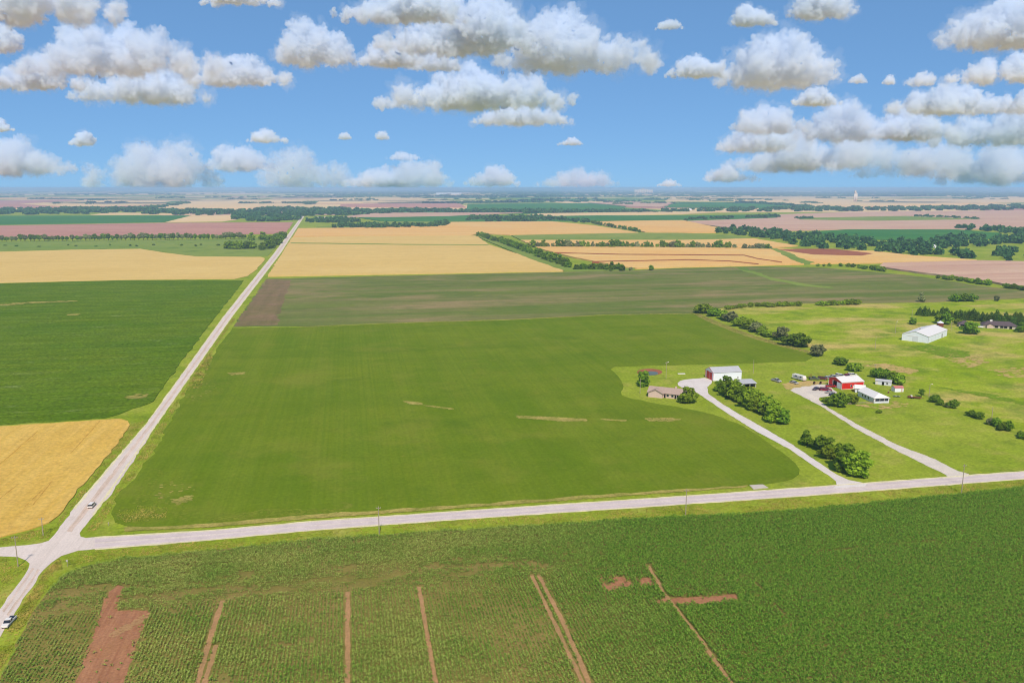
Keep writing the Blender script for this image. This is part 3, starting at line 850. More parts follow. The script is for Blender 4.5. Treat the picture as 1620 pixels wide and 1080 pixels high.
# ------------------------------------------------------------------ poles and signs
def pole(x, y, ytop, label, cross=True, lamp=False, name='utility_pole', cat='utility pole', rz=0):
    h = hgt(x, y, ytop)
    e = empty(name, G(x, y), rz, label, cat, 'poles along the roads and yards')
    part(e, 'pole', 'timber', lambda m: m.tube((0, 0, -.2), (0, 0, h), .17, .11, 8))
    if cross:
        part(e, 'crossarm', 'timber', lambda m: m.box((0, -.2, h - .55), (1.7, .12, .14)))
        for q in (-.75, 0, .75):
            part(e, 'insulator', 'steel', lambda m: m.tube((q, -.2, h - .48), (q, -.2, h - .2), .06, .05, 8))
    if lamp:
        part(e, 'lamp_arm', 'steel', lambda m: m.tube((0, 0, h - .3), (.9, -.3, h + .1), .05, .05, 6))
        part(e, 'lamp_head', 'white', lambda m: m.ball((1.0, -.35, h + .05), (.45, .35, .25)))


for q in ((28.7, 896, 847, 'utility pole on the corner grass left of the crossroads', True, False), (68.5, 847, 818, 'utility pole at the edge of the golden wheat above the crossroads', True, False),
          (600, 846, 800.5, 'utility pole south of the road below the middle of the green field', True, False), (1084.7, 814, 773, 'utility pole south of the road, left of the concrete culvert slab', True, False),
          (1521, 781, 734, 'utility pole by the road near the second driveway', True, False), (1053.6, 599, 572.5, 'pole with a white lamp between pond and white shed', True, True),
          (1012.5, 622, 598.5, 'plain pole in front of the round tree by the brick house', False, False), (1191.5, 590.5, 568.5, 'plain pole on the lawn right of the white shed', False, False),
          (1469.5, 629.5, 607.5, 'pole with white lamp by the shrubs east of the farmyard', False, True), (1416.3, 527.5, 508.5, 'pole with white lamp left of the large white barn', False, True),
          (1442.5, 503, 490, 'pole at the left end of the cedar row', True, False), (1384.5, 552, 532, 'slim pole alone in the pasture left of the large barn', False, False),
          (1504.5, 524, 509.5, 'pole right of the large white barn near the garage', True, False), (1569, 661, 643, 'slim pole among the fence line shrubs on the right', False, False),
          (1383.5, 592, 576, 'pole behind the dark shrubs by the grey shed', True, False), (1588, 506, 494, 'pole standing in the cedar row above the ranch house', True, False)):
    pole(*q)
sg = empty('road_sign', G(107, 895.5), -.4, 'small pale sign on a post in the grass below the crossroads', 'sign')
part(sg, 'post', 'timber', lambda m: m.box((0, 0, .8), (.1, .1, 1.8)))
part(sg, 'panel', 'sign', lambda m: m.box((0, -.08, 1.9), (.7, .04, .7)))
sg = empty('marker_post', G(172, 831), 0, 'short pale marker post at the corner of the green field', 'post')
part(sg, 'post', 'timber', lambda m: m.box((0, 0, .6), (.14, .14, 1.2)))
part(sg, 'plate', 'sign', lambda m: m.box((0, -.09, 1.05), (.35, .04, .35)))


# ------------------------------------------------------------------ vehicles
def vehicle(name, label, cat, loc, rz, paint, kind='car', group=None, L=4.6):
    """nose towards local -y"""
    e = empty(name, loc, rz, label, cat, group)
    k_ = 1.18 if group else .94
    e.scale = (k_, k_, k_)
    w = 1.85
    if kind == 'pickup':
        prof = [(-L / 2, .45), (-L / 2, 1.0), (-L / 2 + 1.5, 1.12), (L / 2, 1.12), (L / 2, .45)]
        cab = [(-L / 2 + 1.35, 1.1), (-L / 2 + 2.05, 1.78), (-L / 2 + 3.35, 1.78), (-L / 2 + 3.5, 1.1)]
    elif kind == 'suv':
        prof = [(-L / 2, .45), (-L / 2, .95), (-L / 2 + 1.1, 1.08), (L / 2, 1.08), (L / 2, .45)]
        cab = [(-L / 2 + .95, 1.06), (-L / 2 + 1.6, 1.68), (L / 2 - .35, 1.68), (L / 2 - .05, 1.06)]
    else:
        prof = [(-L / 2, .35), (-L / 2, .78), (-L / 2 + 1.2, .92), (L / 2 - .5, .95), (L / 2, .85), (L / 2, .35)]
        cab = [(-L / 2 + 1.05, .9), (-L / 2 + 1.8, 1.4), (L / 2 - 1.3, 1.4), (L / 2 - .55, .92)]

    def body(m):
        P = [(-w / 2, y, z) for y, z in prof] + [(w / 2, y, z) for y, z in prof]
        n = len(prof)
        m.poly(P, [tuple(range(n)), tuple(range(2 * n - 1, n - 1, -1))] + [(i, (i + 1) % n, (i + 1) % n + n, i + n) for i in range(n)])
        bmesh.ops.bevel(m.bm, geom=m.bm.edges[:], offset=.08, segments=2, affect='EDGES')
    part(e, 'body', paint, body)

    def cabin(m, i=.12, s=.0):
        a = [(-w / 2 + .06, y, z) for y, z in (cab[0], cab[3])] + [(-w / 2 + .22, y, z - .06) for y, z in (cab[2], cab[1])]
        c = [(-x, y, z) for x, y, z in a]
        m.poly(a + c, [(0, 1, 2, 3), (7, 6, 5, 4), (0, 4, 5, 1), (1, 5, 6, 2), (2, 6, 7, 3), (3, 7, 4, 0)])
    part(e, 'windows', 'glass', cabin)
    y0, y1 = cab[1][0], cab[2][0]
    part(e, 'roof', paint, lambda m: m.box((0, (y0 + y1) / 2, cab[1][1] - .03), (w - .4, y1 - y0 + .1, .08), 0, .03))
    for sx in (-1, 1):
        part(e, 'pillar', paint, lambda m: m.box((sx * (w / 2 - .14), (cab[0][0] + cab[3][0]) / 2, (cab[0][1] + cab[1][1]) / 2), (.06, .14, cab[1][1] - cab[0][1] - .1)))
    if kind == 'pickup':
        part(e, 'cargo_bed', 'charcoal', lambda m: m.box((0, L / 2 - 1.0, 1.13), (w - .3, 1.7, .05)))
    if kind == 'suv':
        part(e, 'rear_window', 'glass', lambda m: m.box((0, L / 2 - .17, 1.36), (w - .6, .1, .4)))
    for sx in (-1, 1):
        part(e, 'headlight', 'chrome', lambda m: m.box((sx * .66, -L / 2 + .0, .72), (.4, .06, .18)))
        for yy in (-L / 2 + .85, L / 2 - .9):
            wh = part(e, 'wheel', 'tyre', lambda m: m.tube((sx * (w / 2 - .16), yy, .34), (sx * (w / 2 + .04), yy, .34), .34, .34, 14))
            part(e, 'rim', 'steel', lambda m: m.tube((sx * (w / 2 + .03), yy, .34), (sx * (w / 2 + .06), yy, .34), .19, .19, 10), parent=wh)
    return e


vehicle('pickup_truck', 'white pickup truck driving on the gravel road at the lower left', 'pickup', G(14.5, 986.5, .06), math.radians(-4), 'white', 'pickup', None, 5.9)
vehicle('parked_car', 'white car with dark windows on the long gravel road above the crossroads', 'car', G(145.5, 801, .06), math.radians(180 - 3), 'white', 'suv', None, 4.7)
VG = 'vehicles parked in the farmyard'
vehicle('parked_truck', 'silver pickup parked alone on the grass left of the white camper', 'pickup', G(1228, 603.5), math.radians(14), 'silver', 'pickup', VG, 6.0)
vehicle('parked_car', 'pale grey sedan parked just in front of the white camper', 'car', G(1256, 606.5), math.radians(14), 'silver', 'car', VG, 4.9)
vehicle('parked_car', 'plum coloured sedan parked on the pinkish farmyard gravel', 'car', G(1291, 616.5), math.radians(-62), 'plum', 'car', VG, 4.6)
vehicle('parked_truck', 'red pickup parked right before the open barn doors', 'pickup', G(1315, 612.5), math.radians(70), 'car_red', 'pickup', VG, 5.4)
vehicle('parked_van', 'large dark crimson wagon parked below the red pickup', 'wagon', G(1306, 618), math.radians(66), 'maroon', 'suv', VG, 5.6)
vehicle('parked_car', 'pale lilac-grey car parked below the crimson wagon', 'car', G(1313, 622), math.radians(60), 'silver', 'car', VG, 4.5)
vehicle('parked_car', 'black and white car at the edge of the bush by the yard', 'car', G(1319, 626), math.radians(60), 'charcoal', 'car', VG, 4.4)
JG = 'old vehicles lined up behind the red barn'
for x, y, rz, pm, kd, lab in ((1288, 600.5, 80, 'green_paint', 'pickup', 'faded green old truck, leftmost of the line behind the red barn'), (1301, 600.3, 60, 'rust', 'suv', 'rusty old vehicle in the line behind the barn, right of the faded green truck'),
                              (1310, 599, 55, 'silver', 'car', 'pale old car in the line left of the red barn roof'), (1319, 597, 20, 'silver', 'car', 'grey old car just behind the left end of the red barn'),
                              (1329, 596, 30, 'white', 'suv', 'white old wagon behind the middle of the red barn'), (1340, 595.5, 10, 'maroon', 'car', 'maroon old car behind the red barn, between two white ones'), (1348, 594.5, 60, 'white', 'suv', 'white old vehicle behind the right end of the red barn')):
    vehicle('old_vehicle', lab, 'old vehicle', G(x, y), math.radians(rz), pm, kd, JG, 4.9)

# camper trailer
ca = empty('camper_trailer', G(1264, 600.5), math.radians(16), 'long white camper trailer with a lavender stripe on the grass by the farmyard', 'camper', VG)
part(ca, 'body', 'white', lambda m: (m.prism([(-4.6, .7), (-4.6, 1.9), (-3.9, 3.1), (4.3, 3.1), (4.6, 2.6), (4.6, .6)], -1.25, 1.25, 'x')))
part(ca, 'stripe', 'blue_stripe', lambda m: m.box((-1.27, .2, 1.75), (.04, 6.4, .75)).box((1.27, .2, 1.75), (.04, 6.4, .75)))
for q in (-2.4, 1.4):
    part(ca, 'window', 'glass', lambda m: m.box((-1.29, q, 2.4), (.05, 1.3, .5)))
part(ca, 'door', 'silver', lambda m: m.box((-1.29, -.4, 1.6), (.05, .75, 1.7)))
for sx in (-1, 1):
    for q in (.1, 1.0):
        part(ca, 'wheel', 'tyre', lambda m: m.tube((sx * 1.05, q, .36), (sx * 1.28, q, .36), .36, .36, 14))
part(ca, 'hitch', 'charcoal', lambda m: m.box((0, -5.2, .5), (.12, 1.4, .12)))
# rusty flatbed trailer
ft = empty('flatbed_trailer', G(1446, 630), math.radians(58), 'rusty brown flatbed trailer with junk on its deck right of the pink-roofed shed', 'trailer')
part(ft, 'deck', 'rust', lambda m: m.box((0, 0, .75), (2.2, 6.8, .18)).box((0, 2.2, .95), (1.6, 1.2, .4), .2))
part(ft, 'load', 'white', lambda m: m.box((.2, 1.4, 1.25), (1.0, .8, .8), .4, .08))
part(ft, 'drawbar', 'rust', lambda m: m.box((0, -4.2, .6), (.15, 2.0, .12)))
for sx in (-1, 1):
    for q in (.5, 1.5):
        part(ft, 'wheel', 'tyre', lambda m: m.tube((sx * 1.0, q, .36), (sx * 1.22, q, .36), .36, .36, 14))
# small boat lying on the grass
bo = empty('small_boat', G(1418.5, 627.8), math.radians(70), 'small dark boat lying on the grass between the white farmhouse and the rusty trailer', 'boat')
part(bo, 'hull', 'green_paint', lambda m: m.poly([(0, -2.2, .7), (.8, -.8, .65), (.8, 1.9, .6), (-.8, 1.9, .6), (-.8, -.8, .65), (0, -1.6, .05), (.5, 1.8, .05), (-.5, 1.8, .05)], [(0, 1, 2, 3, 4), (5, 7, 6), (0, 5, 6, 1), (1, 6, 2), (2, 6, 7, 3), (3, 7, 4), (4, 7, 5, 0)]))
part(bo, 'bench', 'white', lambda m: m.box((0, .4, .68), (1.4, .35, .08)).box((0, -1.5, .72), (.5, .6, .06)))
# farm implement beside the camper
im = empty('farm_implement', G(1283, 598.5), math.radians(30), 'dark old farm implement with upright arms right of the camper', 'implement')
part(im, 'frame', 'charcoal', lambda m: m.box((0, 0, .7), (4.6, .18, .18)).box((0, 1.6, .7), (4.2, .18, .18)).box((0, .8, .7), (.18, 3.6, .18)))
for q in (-2, -.7, .8, 2):
    part(im, 'arm', 'rust', lambda m: m.tube((q, .8, .6), (q + .3, 1.2, 2.6), .12, .07, 6))
for q in (-1.9, 1.9):
    part(im, 'wheel', 'tyre', lambda m: m.tube((q - .12, 0, .5), (q + .12, 0, .5), .5, .5, 14))
for x, lab in ((1288, 'old tractor tyre lying left on the edge of the yard gravel'), (1298, 'old tractor tyre standing right on the edge of the yard gravel')):
    ty = empty('tractor_tyre', G(x, 607.5), .5, lab, 'tyre', 'tractor tyres at the yard edge')
    part(ty, 'tyre', 'tyre', lambda m: m.tube((0, -.3, .8), (0, .3, .8), .85, .85, 18))
    part(ty, 'rim', 'rust', lambda m: m.tube((0, -.34, .8), (0, .34, .8), .42, .42, 12))
bd = empty('feed_barrel', G(1405.5, 621.5), 0, 'orange-brown barrel in the grass behind the white farmhouse', 'barrel')
part(bd, 'drum', 'rust', lambda m: m.tube((0, 0, 0), (0, 0, .95), .45, .45, 14))
part(bd, 'lid', 'steel', lambda m: m.tube((0, 0, .95), (0, 0, 1.0), .46, .46, 14))

# ------------------------------------------------------------------ vegetation
def quads_mesh(name, c, nrm, size, mat, aspect=1.0, tang=None):
    """leaf quads: centres, normals, sizes"""
    n = len(c)
    nrm = nrm / np.maximum(np.linalg.norm(nrm, axis=1, keepdims=True), 1e-6)
    a = np.cross(nrm, nrg.normal(size=(n, 3)) if tang is None else tang)
    a /= np.maximum(np.linalg.norm(a, axis=1, keepdims=True), 1e-6)
    b = np.cross(nrm, a)
    s = np.asarray(size).reshape(-1, 1) * .5
    V = np.stack([c - a * s - b * s * aspect, c + a * s * .8 - b * s * aspect, c + a * s + b * s * aspect, c - a * s * .8 + b * s * aspect], 1).reshape(-1, 3)
    return raw_mesh(name, V, np.arange(4 * n).reshape(-1, 4), mat)


def raw_mesh(name, V, F, mat):
    me = bpy.data.meshes.new(name)
    k = F.shape[1]
    me.vertices.add(len(V))
    me.vertices.foreach_set('co', V.astype(np.float32).ravel())
    me.loops.add(F.size)
    me.loops.foreach_set('vertex_index', F.astype(np.int32).ravel())
    me.polygons.add(len(F))
    me.polygons.foreach_set('loop_start', np.arange(0, F.size, k, dtype=np.int32))
    me.update(calc_edges=True)
    me.materials.append(mat)
    return me


def lobes_for(kind, r):
    if kind == 'cedar':
        out = [((r.normal() * .02, r.normal() * .02, .12 + .8 * t), ((.42 * (1 - t) ** .55 + .03) * (1 + r.normal() * .12), (.42 * (1 - t) ** .55 + .03) * (1 + r.normal() * .12), .13)) for t in np.linspace(0, 1, 9)]
        return out
    if kind == 'bush':
        out = [((0, 0, .42), (.36, .36, .4))]
        zc, zr, k = .42, .36, 9
    elif kind == 'tall':
        out = [((0, 0, .6), (.27, .27, .36))]
        zc, zr, k = .58, .36, 11
    else:
        out = [((0, 0, .5), (.29, .29, .34)), ((r.uniform(-.1, .1), r.uniform(-.1, .1), .27), (.33, .3, .2))]
        zc, zr, k = .5, .44, 15
    for i in range(k):
        th, ph = r.uniform(0, 6.28), math.asin(r.uniform(-.8, 1))
        q = r.uniform(.6, 1.12)
        rr = r.uniform(.09, .22)
        out.append(((math.cos(th) * math.cos(ph) * .36 * q, math.sin(th) * math.cos(ph) * .36 * q, zc + math.sin(ph) * zr * q), (rr, rr, rr * .85)))
    return out


def crown_arrays(kind, seed, n, ls):
    r = np.random.default_rng(seed)
    lb = lobes_for(kind, r)
    wts = np.array([q[1][0] ** 2 for q in lb])
    cnt = np.maximum(6, (wts / wts.sum() * n).astype(int))
    C, N, S = [], [], []
    for (ce, ra), m in zip(lb, cnt):
        d = r.normal(size=(m, 3))
        d /= np.linalg.norm(d, axis=1, keepdims=True)
        rad = r.uniform(.25, 1.08, size=(m, 1)) ** .4
        C.append(np.array(ce) + d * np.array(ra) * rad)
        N.append(d + r.normal(size=(m, 3)) * .85 + np.array([0, 0, .25]))
        S.append(ls * r.uniform(.6, 1.35, m))
    C, N, S = np.concatenate(C), np.concatenate(N), np.concatenate(S)
    k = C[:, 2] > (.02 if kind in ('bush', 'cedar') else .06)
    return C[k], N[k], S[k]


def trunk_mesh(kind, seed):
    r = random.Random(seed)
    m = MB()
    top = .5 if kind != 'cedar' else .85
    m.tube((0, 0, -.02), (.01, 0, .3), .032, .024, 7).tube((.01, 0, .3), (0, .01, top), .024, .012, 7)
    if kind != 'cedar':
        for i in range(4):
            th = r.uniform(0, 6.28) + i * 1.6
            z = r.uniform(.2, .34)
            m.tube((0, 0, z), (math.cos(th) * .22, math.sin(th) * .22, z + r.uniform(.18, .28)), .014, .005, 6)
    bmesh.ops.recalc_face_normals(m.bm, faces=m.bm.faces[:])
    me = bpy.data.meshes.new('trunk')
    m.bm.to_mesh(me)
    m.bm.free()
    me.materials.append(M['bark'])
    return me


PROTO = {}
for kind, mats, nv, n, ls in (('round', ('leaf', 'leaf_dark', 'leaf_grey'), 3, 1400, .085), ('tall', ('leaf', 'leaf_dark', 'leaf_grey'), 2, 1300, .07), ('bush', ('leaf', 'leaf_dark', 'leaf_grey'), 3, 1000, .085), ('cedar', ('needle',), 3, 1000, .075)):
    for mt in mats:
        for v in range(nv):
            C_, N_, S_ = crown_arrays(kind, 40 + v, n, ls)
            me = quads_mesh('crown', C_, N_, S_, M[mt])
            PROTO.setdefault((kind, mt), []).append((me, trunk_mesh(kind, v)))


def tree(loc, h, w, label, kind='round', mt='leaf', group=None, name='tree', cat='tree'):
    e = empty(name, loc, rnd.uniform(0, 6.28), label, cat, group)
    e.scale = (w, w, h)
    cm, tm = rnd.choice(PROTO[(kind, mt)])
    for nm, me in (('crown', cm), ('trunk', tm)):
        o = bpy.data.objects.new(nm, me)
        COL.objects.link(o)
        o.parent = e
    return e


ORD = 'first second third fourth fifth sixth seventh eighth ninth tenth eleventh twelfth thirteenth fourteenth fifteenth sixteenth seventeenth eighteenth nineteenth'.split()
TENS = {20: 'twentieth', 30: 'thirtieth', 40: 'fortieth', 50: 'fiftieth', 60: 'sixtieth'}


def ordinal(i):
    if i < 20:
        return ORD[i - 1]
    t = i // 10 * 10
    return TENS[t] if i == t else {20: 'twenty', 30: 'thirty', 40: 'forty', 50: 'fifty', 60: 'sixty'}[t] + ' ' + ORD[i % 10 - 1]


def row(pts, n, h, w, what, where, group, kind='round', mts=('leaf',), side=.0, start=1, vary=.22, name='tree', cat='tree', jit=.3):
    """n trees along a polyline given in photo pixels; labels count them from the first point"""
    P = [G(*p) for p in pts]
    seg = [(b - a).length for a, b in zip(P, P[1:])]
    tot = sum(seg)
    for i in range(n):
        d = tot * (i + .5 + rnd.uniform(-.25, .25) * jit) / n
        k = 0
        while k < len(seg) - 1 and d > seg[k]:
            d -= seg[k]
            k += 1
        a, b = P[k], P[k + 1]
        dr = (b - a).normalized()
        off = side * rnd.choice((-1, 1)) * rnd.uniform(.4, 1) if side else 0
        p = a + dr * d + Vector((-dr.y, dr.x, 0)) * off
        s = 1 + rnd.uniform(-vary, vary)
        mt = rnd.choice(mts)
        tree(p, h * s, w * s * rnd.uniform(.85, 1.15), f'{ordinal(i + start)} {what} {where}', kind, mt, group, name, cat)


def px_tree(x0, x1, yt, yb, label, kind='round', mt='leaf', group=None, name='tree', cat='tree'):
    """one tree whose silhouette spans the given photo box"""
    x = (x0 + x1) / 2
    k = ppm(yb)
    h = max(1.5, (yb - yt) / k * 1.0)
    w = (x1 - x0) / k * (1.3 if group == 'trees along the green field edge' else 1.12)
    yb2 = yb - (x1 - x0) * .10                     # trunk foot lies behind the crown's lowest leaves
    tree(G(x, yb2), h, w, label, kind, mt, group, name, cat)


# hedge of trees along the left driveway
HG = 'trees along the left driveway'
row([(1134, 617), (1240, 673)], 14, 8.4, 9.2, 'tree from the carport end', 'in the dense row by the left driveway', HG, 'round', ('leaf', 'leaf', 'leaf_dark'), 1.5)
row([(1142, 616), (1222, 658)], 8, 8.2, 8.8, 'tree from the carport end', 'in the far side of the driveway row', HG, 'round', ('leaf', 'leaf_dark'), 1.0)
for b_ in ((1264, 1288, 684, 706, 'smallest tree, first of the group between the two driveways', 'leaf_dark'), (1284, 1318, 692, 715, 'second tree of the roadside group between the driveways', 'leaf_dark'),
           (1295, 1324, 708, 728, 'low third tree of the roadside group between the driveways', 'leaf'), (1314, 1356, 703, 748, 'largest tree of the roadside group between the two driveways', 'leaf_dark'),
           (1330, 1379, 717, 756, 'broad tree nearest the road, last of the group between driveways', 'leaf')):
    px_tree(b_[0], b_[1], b_[2], b_[3], b_[4], 'round', b_[5], 'roadside trees between the driveways')
px_tree(1006, 1030, 588, 613, 'round dark tree behind the left end of the brick house', 'round', 'leaf_dark')
px_tree(1071, 1103, 615, 640, 'round tree in front of the right end of the brick house', 'round', 'leaf')
# belt on the north-east edge of the green field
BG = 'trees along the green field edge'
for i, (x0, x1, yt, yb, mt) in enumerate(((1098, 1128, 480, 498, 'leaf'), (1120, 1142, 486, 502, 'leaf_dark'), (1136, 1156, 490, 507, 'leaf'), (1146, 1168, 492, 511, 'leaf_grey'), (1160, 1182, 500, 518, 'leaf'), (1172, 1196, 502, 523, 'leaf'),
                                           (1186, 1208, 508, 527, 'leaf_grey'), (1196, 1216, 516, 531, 'leaf'), (1206, 1226, 522, 535, 'leaf'), (1226, 1247, 518, 541, 'leaf_grey'), (1242, 1281, 527, 551, 'leaf_dark'), (1283, 1306, 547, 565, 'leaf_grey'), (1319, 1341, 564, 579, 'leaf_dark'), (1340, 1363, 572, 589, 'leaf'))):
    px_tree(x0, x1, yt, yb, f'{ordinal(i + 1)} tree of the belt running down the green field edge to the farmyard', 'bush' if i not in (9, 11) else 'round', mt, BG)
# dark shrubs by the sheds, farm trees
row([(1381, 596), (1399, 599), (1421, 609)], 8, 7.5, 8.5, 'dark tree from the left', 'in the clump behind the grey shed', 'dark trees behind the grey shed', 'bush', ('leaf_dark', 'leaf_dark', 'leaf'), 1.2)
for x0, x1, yt, yb, lb, mt in ((1310, 1342, 620, 646, 'largest leafy bush between farmyard gravel and white farmhouse', 'leaf_dark'), (1336, 1360, 622, 640, 'right leafy bush just left of the white farmhouse', 'leaf'), (1299, 1315, 628, 637, 'small low bush at the yard end of the right driveway', 'leaf'), (1386, 1396, 648, 654, 'tiny lone bush on the lawn south of the white farmhouse', 'leaf_dark')):
    px_tree(x0, x1, yt, yb, lb, 'bush', mt, None, 'bush', 'bush')
px_tree(1452, 1463, 615, 629, 'narrow dark tree beside the rusty flatbed trailer', 'tall', 'leaf_dark')
FG = 'bushes along the fence line east of the farm'
for i, (x0, x1, yt, yb) in enumerate(((1469, 1489, 623, 638), (1482, 1494, 630, 642), (1492, 1507, 636, 645), (1499, 1516, 631, 647), (1529, 1545, 648, 660), (1540, 1557, 650, 664), (1559, 1575, 660, 673), (1568, 1584, 658, 676), (1577, 1594, 667, 682), (1586, 1604, 664, 683), (1608, 1620, 680, 692), (1614, 1634, 681, 697))):
    px_tree(x0, x1, yt, yb, f'{ordinal(i + 1)} bush, from the farm, of the fence line running off right', 'bush', rnd.choice(('leaf_dark', 'leaf_dark', 'leaf_grey')), FG, 'bush', 'bush')
# bushes behind the pasture
PG = 'bushes along the back of the pasture'
row([(1150, 490.5), (1180, 485.5), (1212, 484.5)], 8, 5.0, 7.5, 'bush from the left', 'of the long hedge behind the green pasture', PG, 'bush', ('leaf',), .6, 1, .2, 'bush', 'bush')
row([(1212, 485.5), (1266, 483.5)], 9, 5.0, 7.5, 'bush from its west end', 'of the straight hedge, right half, behind the pasture', PG, 'bush', ('leaf',), .6, 1, .2, 'bush', 'bush')
row([(1294, 483.5), (1360, 481.5)], 9, 5.6, 9, 'bush from the left', 'in the separate clump right of the pasture hedge', PG, 'bush', ('leaf',), .8, 1, .2, 'bush', 'bush')
for x0, x1, yt, yb, lb in ((1452, 1464, 464, 479, 'lone small tree behind the pasture, left of the dark trio'), (1572, 1581, 468, 477, 'lone small round tree behind the cedar row on the right')):
    px_tree(x0, x1, yt, yb, lb, 'round', 'leaf_grey')
for i, (x0, x1) in enumerate(((1502, 1518), (1514, 1532), (1527, 1545))):
    px_tree(x0, x1, 464, 478.5, ('left', 'middle', 'right')[i] + ' tree of the dark trio standing behind the cedar row', 'bush', 'leaf_dark', 'dark trio behind the cedar row')
# cedar row above the ranch house
CG = 'cedars in the windbreak above the ranch house'
row([(1452, 499), (1540, 503), (1640, 512)], 26, 7.6, 7.2, 'cedar from the left', 'in the back line of the ranch house windbreak', CG, 'cedar', ('needle',), 1.2, 1, .25, 'cedar_tree', 'cedar')
row([(1480, 503.5), (1545, 507.5), (1630, 517)], 20, 6.6, 7.4, 'cedar from the left', 'in the front line of the ranch house windbreak', CG, 'cedar', ('needle',), 1.2, 1, .25, 'cedar_tree', 'cedar')
for x0, x1, yt, yb, lb, mt in ((1478, 1494, 497, 513, 'leafy tree behind the ridge of the large white barn', 'leaf'), (1489, 1505, 495, 515, 'taller leafy tree right of the bin behind the large barn', 'leaf_dark'), (1437, 1451, 503.5, 514, 'small round tree alone left of the large white barn', 'leaf_dark'),
                               (1521, 1547, 511, 531, 'big dark tree in front of the garage', 'leaf_dark'), (1508, 1521, 505, 514, 'small tree behind the garage roof', 'leaf'), (1605, 1623, 512, 527, 'tree at the right end of the ranch house', 'leaf_dark')):
    px_tree(x0, x1, yt, yb, lb, 'round', mt)
# hedgerows and treelines of the middle distance
row([(757, 374.5), (800, 387), (850, 405.5), (905, 426)], 44, 12.5, 15, 'tree from the far end', 'of the dark diagonal hedgerow between wheat fields', 'hedgerow between the wheat fields', 'round', ('leaf_dark', 'leaf_dark', 'leaf'), 3)
row([(908, 428), (988, 428.5)], 13, 10, 12, 'tree from the corner', 'of the short hedgerow leg running right', 'hedgerow between the wheat fields', 'round', ('leaf_dark',), 1.5)
px_tree(994, 1002, 422, 429, 'tiny bush just past the right end of the hedgerow leg', 'bush', 'leaf_grey', None, 'bush', 'bush')
px_tree(1026, 1034, 420, 428.5, 'tiny lone tree on the edge of the contoured wheat', 'round', 'leaf_dark')
row([(832, 391.5), (1000, 392), (1165, 393.5)], 42, 12, 14, 'tree from the left', 'of the loose treeline between orange wheat strips', 'treeline between the orange wheat strips', 'round', ('leaf_dark', 'leaf', 'leaf_grey'), 2, 1, .35)
row([(1176, 394.5), (1222, 394.5)], 8, 9, 11, 'tree from the left', 'in the short gap-toothed end of the treeline', 'treeline between the orange wheat strips', 'round', ('leaf_dark', 'leaf_grey'), 2, 1, .3)
row([(934, 353), (1015, 368)], 17, 9.5, 14, 'tree from the far end', 'of the diagonal row between two orange fields', 'diagonal row between orange fields', 'round', ('leaf_dark',), 3)
row([(-8, 382.5), (160, 380.5), (300, 379.5), (388, 378.5)], 56, 14, 15, 'tree from the left edge', 'of the treeline below the rosy field', 'treeline below the rosy field', 'tall', ('leaf_dark', 'leaf_grey', 'leaf_dark'), 2, 1, .25)
for x0, x1, yt, yb, lb in ((390, 405, 370, 382, 'big bright tree where the treeline meets the roadside farmstead'), (408, 423, 368.5, 381, 'tall dark tree beside the white roadside farmhouse')):
    px_tree(x0, x1, yt, yb, lb, 'round', 'leaf')
row([(357, 393.5), (372, 394), (402, 393.5)], 11, 13, 17, 'tree from the left', 'in the front row of the roadside farmstead grove', 'grove by the long gravel road', 'round', ('leaf_dark', 'leaf'), 3)
row([(412, 396.5), (432, 393), (448, 375)], 16, 15, 17, 'tree from the field corner', 'in the grove edge along the long gravel road', 'grove by the long gravel road', 'round', ('leaf_dark',), 5)
row([(428, 386), (443, 377)], 10, 15, 18, 'tree from the front', 'in the middle of the grove beside the gravel road', 'grove by the long gravel road', 'round', ('leaf_dark',), 4)
for i, x in enumerate((8, 26, 62, 108, 120, 152, 174, 206, 216, 243, 287, 310, 318, 345)):
    tree(G(x, 389 - x * .004 + (i % 3)), rnd.uniform(2.5, 5), rnd.uniform(5, 9), f'{ordinal(i + 1)} low bush from the left, scattered on the pasture below the treeline', 'bush', 'leaf_dark', 'bushes scattered on the left pasture', 'bush', 'bush')
row([(1290, 421), (1316, 421.5)], 3, 5, 7, 'bush from the left', 'in the little cluster left of the roadside thicket', 'thickets along the stubble field', 'bush', ('leaf',), 1, 1, .2, 'bush', 'bush')
row([(1327, 421), (1360, 424), (1398, 430)], 10, 7.5, 10, 'tree from the left', 'of the thicket at the corner of the pink stubble', 'thickets along the stubble field', 'bush', ('leaf', 'leaf_dark'), 3)
row([(1482, 440), (1530, 446), (1567, 452)], 13, 6.5, 9, 'tree from the left', 'of the hedge along the pink stubble edge', 'thickets along the stubble field', 'bush', ('leaf', 'leaf_dark'), 2)
row([(1590, 455), (1622, 460)], 6, 7, 9, 'tree from the left', 'of the last thicket at the right picture edge', 'thickets along the stubble field', 'bush', ('leaf_dark',), 2)


# woods too many to count: one mass of tree crowns
WV, WN, WS = [], [], []
LOW = [crown_arrays('round', 90 + i, 70, .24) for i in range(5)]
TINY = [crown_arrays('bush', 95 + i, 34, .36) for i in range(5)]


def add_crowns(pts, h, w, lib=LOW, vary=.25):
    for x, y in pts:
        c, n, s = lib[nrg.integers(len(lib))]
        q = 1 + nrg.uniform(-vary, vary)
        th = nrg.uniform(0, 6.28)
        R_ = np.array([[math.cos(th), -math.sin(th), 0], [math.sin(th), math.cos(th), 0], [0, 0, 1]])
        v = (c * np.array([w * q, w * q, h * q])) @ R_.T + np.array([x, y, 0])
        nn = (n / np.array([w, w, h]) * w) @ R_.T
        WV.append(v)
        WN.append(nn)
        WS.append(s * q * min(w, h * 2.0))


